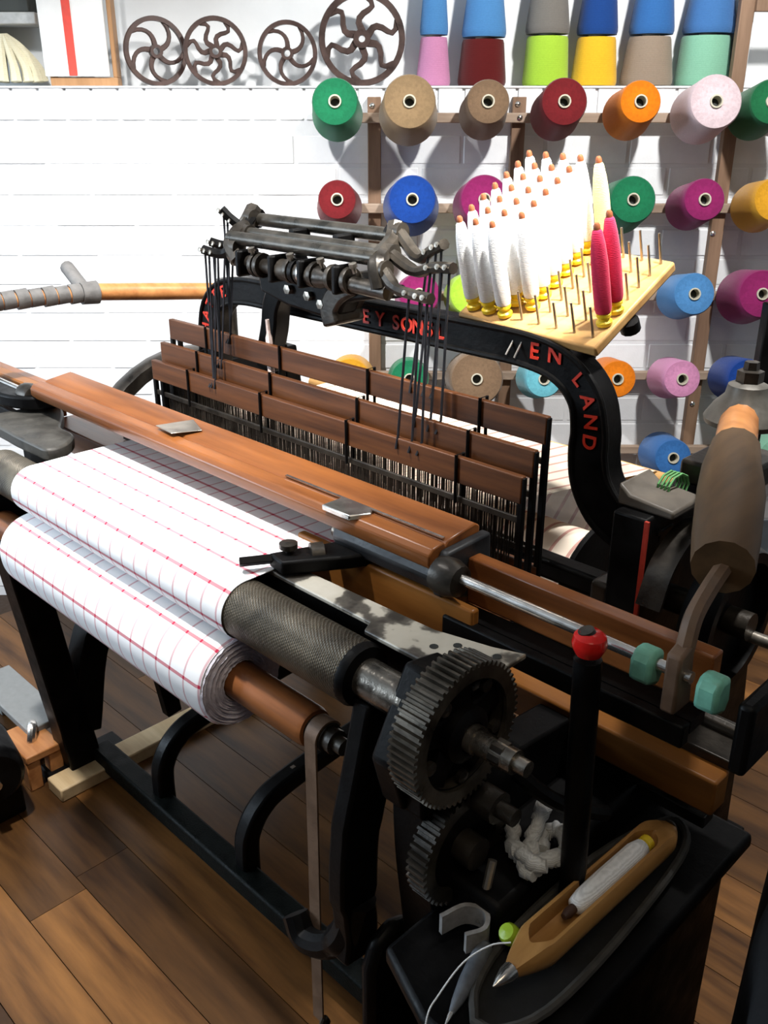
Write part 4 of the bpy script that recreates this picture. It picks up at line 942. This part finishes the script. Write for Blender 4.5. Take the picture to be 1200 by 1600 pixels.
for k, lp in enumerate(([(-.585, .835, .617), (-.566, .81, .616), (-.545, .785, .616), (-.515, .766, .618), (-.492, .762, .620)],
                        [(-.492, .762, .622), (-.52, .785, .628), (-.533, .815, .634), (-.546, .85, .637), (-.553, .875, .632)],
                        [(-.50, .768, .632), (-.488, .79, .630), (-.484, .812, .626), (-.503, .84, .622), (-.525, .847, .618), (-.53, .828, .615), (-.512, .80, .618)],
                        [(-.53, .775, .628), (-.505, .765, .634), (-.485, .77, .632)])):
    pts = spline(lp, 6); part('strand', MB().tube([p + Vector((random.uniform(-.002, .002),) * 3) for p in pts], [random.uniform(.008, .0125) for _ in pts], 8), mat_yarn('waste_white', (.62, .62, .60)), wy, smooth=60)
cp = thing('thread_cleaner', 'pale grey curled leather scrap lying beside the small lime stopper', 'scrap', (-.52, .66, .56))
part('scrap', MB().ribbon(spline([(-.555, .655), (-.545, .69), (-.52, .70), (-.505, .68), (-.515, .655)], 5), .006, 2, .555, .585), mat_plain('pale_grey_leather', (.24, .23, .22), .7, .3), cp)
part('rod', MB().cyl((-.53, .70, .56), (-.54, .735, .63), .006, n=10), STEEL, cp)
gc = thing('lime_stopper', 'small round lime green stopper beside the shuttle tip', 'stopper', (-.475, .70, .562))
part('cap', MB().lathe([(.0125, 0), (.0132, .004), (.0125, .012), (.010, .016), (.0001, .018)], (-.478, .70, .575), (-.2, -.5, .7), 16), mat_plain('lime_plastic', (.36, .55, .03), .4, .08), gc)
part('stalk', MB().cyl((-.478, .70, .545), (-.478, .70, .58), .005, n=8), IRON, gc)
lt = thing('loose_thread', 'thin white thread trailing from the shuttle tip over the tray', 'thread', (-.46, .60, .56))
part('thread', MB().tube(spline([(-.452, .66, .617), (-.47, .645, .61), (-.485, .615, .595), (-.487, .575, .575), (-.482, .55, .565), (-.478, .54, .50), (-.476, .535, .42)], 6), .0011, 5), WHITEYARN, lt)
gt = thing('green_string', 'green string knotted round the arch foot on the right', 'string', (-.60, 1.22, .985))
for k in range(4):
    part('loop', MB().tube([(-.63 + .006 * k + .003 * math.cos(a * .7), 1.27 + .026 * math.cos(a * .7) - .02, .972 + .022 * math.sin(a * .7)) for a in range(9)], .0022, 5, closed=True), mat_plain('green_cord', (.10, .30, .10), .7, .2), gt)

# --- floor level odds and ends
bt = thing('pale_batten', 'pale wooden batten lying on the floor behind the left loom leg', 'batten', (-1.80, .90, 0))
part('batten', MB().box((-1.835, .69, .0), (-1.765, 1.30, .035)), PWOOD, bt, bevel=.004)
part('end_block', MB().box((-1.84, 1.22, .035), (-1.76, 1.30, .06)), PWOOD, bt, bevel=.003)
wbk = thing('wooden_crate', 'low orange wooden stand on the floor at the left edge', 'stand', (-1.90, .68, 0))
part('top', MB().box((-1.99, .655, .08), (-1.85, .745, .10)), AWOOD, wbk, bevel=.003)
for w_, d_ in ((-1.87, .672), (-1.87, .728), (-1.97, .672), (-1.97, .728)):
    part('leg', MB().box((w_ - .017, d_ - .017, 0), (w_ + .017, d_ + .017, .08)), AWOOD, wbk, bevel=.003)
mo = thing('black_motor', 'rounded black motor housing at the lower left photo edge', 'motor', (-1.86, .56, 0))
part('housing', MB().lathe([(.02, -.09), (.06, -.09), (.071, -.08), (.074, -.06), (.074, .06), (.071, .08), (.06, .09), (.02, .09)], (-1.865, .565, .14), (1, -.15, 0), 32), IRON, mo, smooth=40)
part('foot', MB().box((-1.93, .51, 0), (-1.80, .62, .075)), IRON, mo, bevel=.006)
part('shaft', MB().cyl((-1.78, .552, .14), (-1.75, .548, .14), .012, n=12), BRIGHT, mo)
gs = thing('grey_shelf_bar', 'grey flat metal bar beside the left loom leg', 'bar', (-2.05, .74, 0))
part('bar', MB().box((-2.25, .70, .095), (-1.93, .80, .115)), mat_plain('grey_metal_paint', (.20, .205, .20), .5, .1), gs, bevel=.003)
part('post', MB().box((-2.24, .74, 0), (-2.20, .78, .095)), mat_plain('grey_metal_paint', (.20, .205, .20), .5, .1), gs, bevel=.003)
part('handle', MB().tube(spline([(-1.95, .72, .115), (-1.925, .712, .13), (-1.91, .70, .11), (-1.905, .69, .075)], 4), .011, 10), BRIGHT, gs)
cv = thing('black_cover', 'tall black cloth cover at the lower right photo edge', 'cover', (-.035, 1.02, 0))
rings = [(.0, .0, .62), (.5, .0, .625), (.86, .0, .622), (.95, .004, .612), (.985, .008, .58), (1.0, .014, .45), (1.01, .02, .25), (1.02, .028, .01)]
NC = 72; vs = []; fs = []
for q, (sc_, wv, z_) in enumerate(rings):
    for k in range(NC):
        a = 2 * math.pi * k / NC; ca, sa = math.cos(a), math.sin(a)
        rr = 1 / ((abs(ca) / .26) ** 4 + (abs(sa) / .34) ** 4) ** .25
        rr = rr * max(sc_, .001) - wv * (1 + math.sin(11 * a + .7 * math.sin(3 * a))) * .6
        x_, y_ = rr * ca, rr * sa; c_, s_ = math.cos(R(17)), math.sin(R(17))
        vs.append((-.035 + x_ * c_ - y_ * s_, 1.02 + x_ * s_ + y_ * c_, z_))
for q in range(len(rings) - 1):
    for k in range(NC):
        l = (k + 1) % NC; fs.append((q*NC+k, q*NC+l, (q+1)*NC+l, (q+1)*NC+k))
part('drape', MB().add(vs, fs), BLACKCLOTH, cv, smooth=60)
part('stand', MB().box((-.12, .86, 0), (.08, 1.18, .60)), IRON, cv, bevel=.01)
pp = thing('black_post', 'black upright post at the right photo edge before the rack', 'post', (.98, 2.35, 0), loom=False)
part('post', MB().box((.962, 2.33, 0), (1.0, 2.37, 1.06)), IRON, pp, bevel=.004)
part('foot', MB().box((.93, 2.29, 0), (1.03, 2.41, .02)), IRON, pp, bevel=.003)
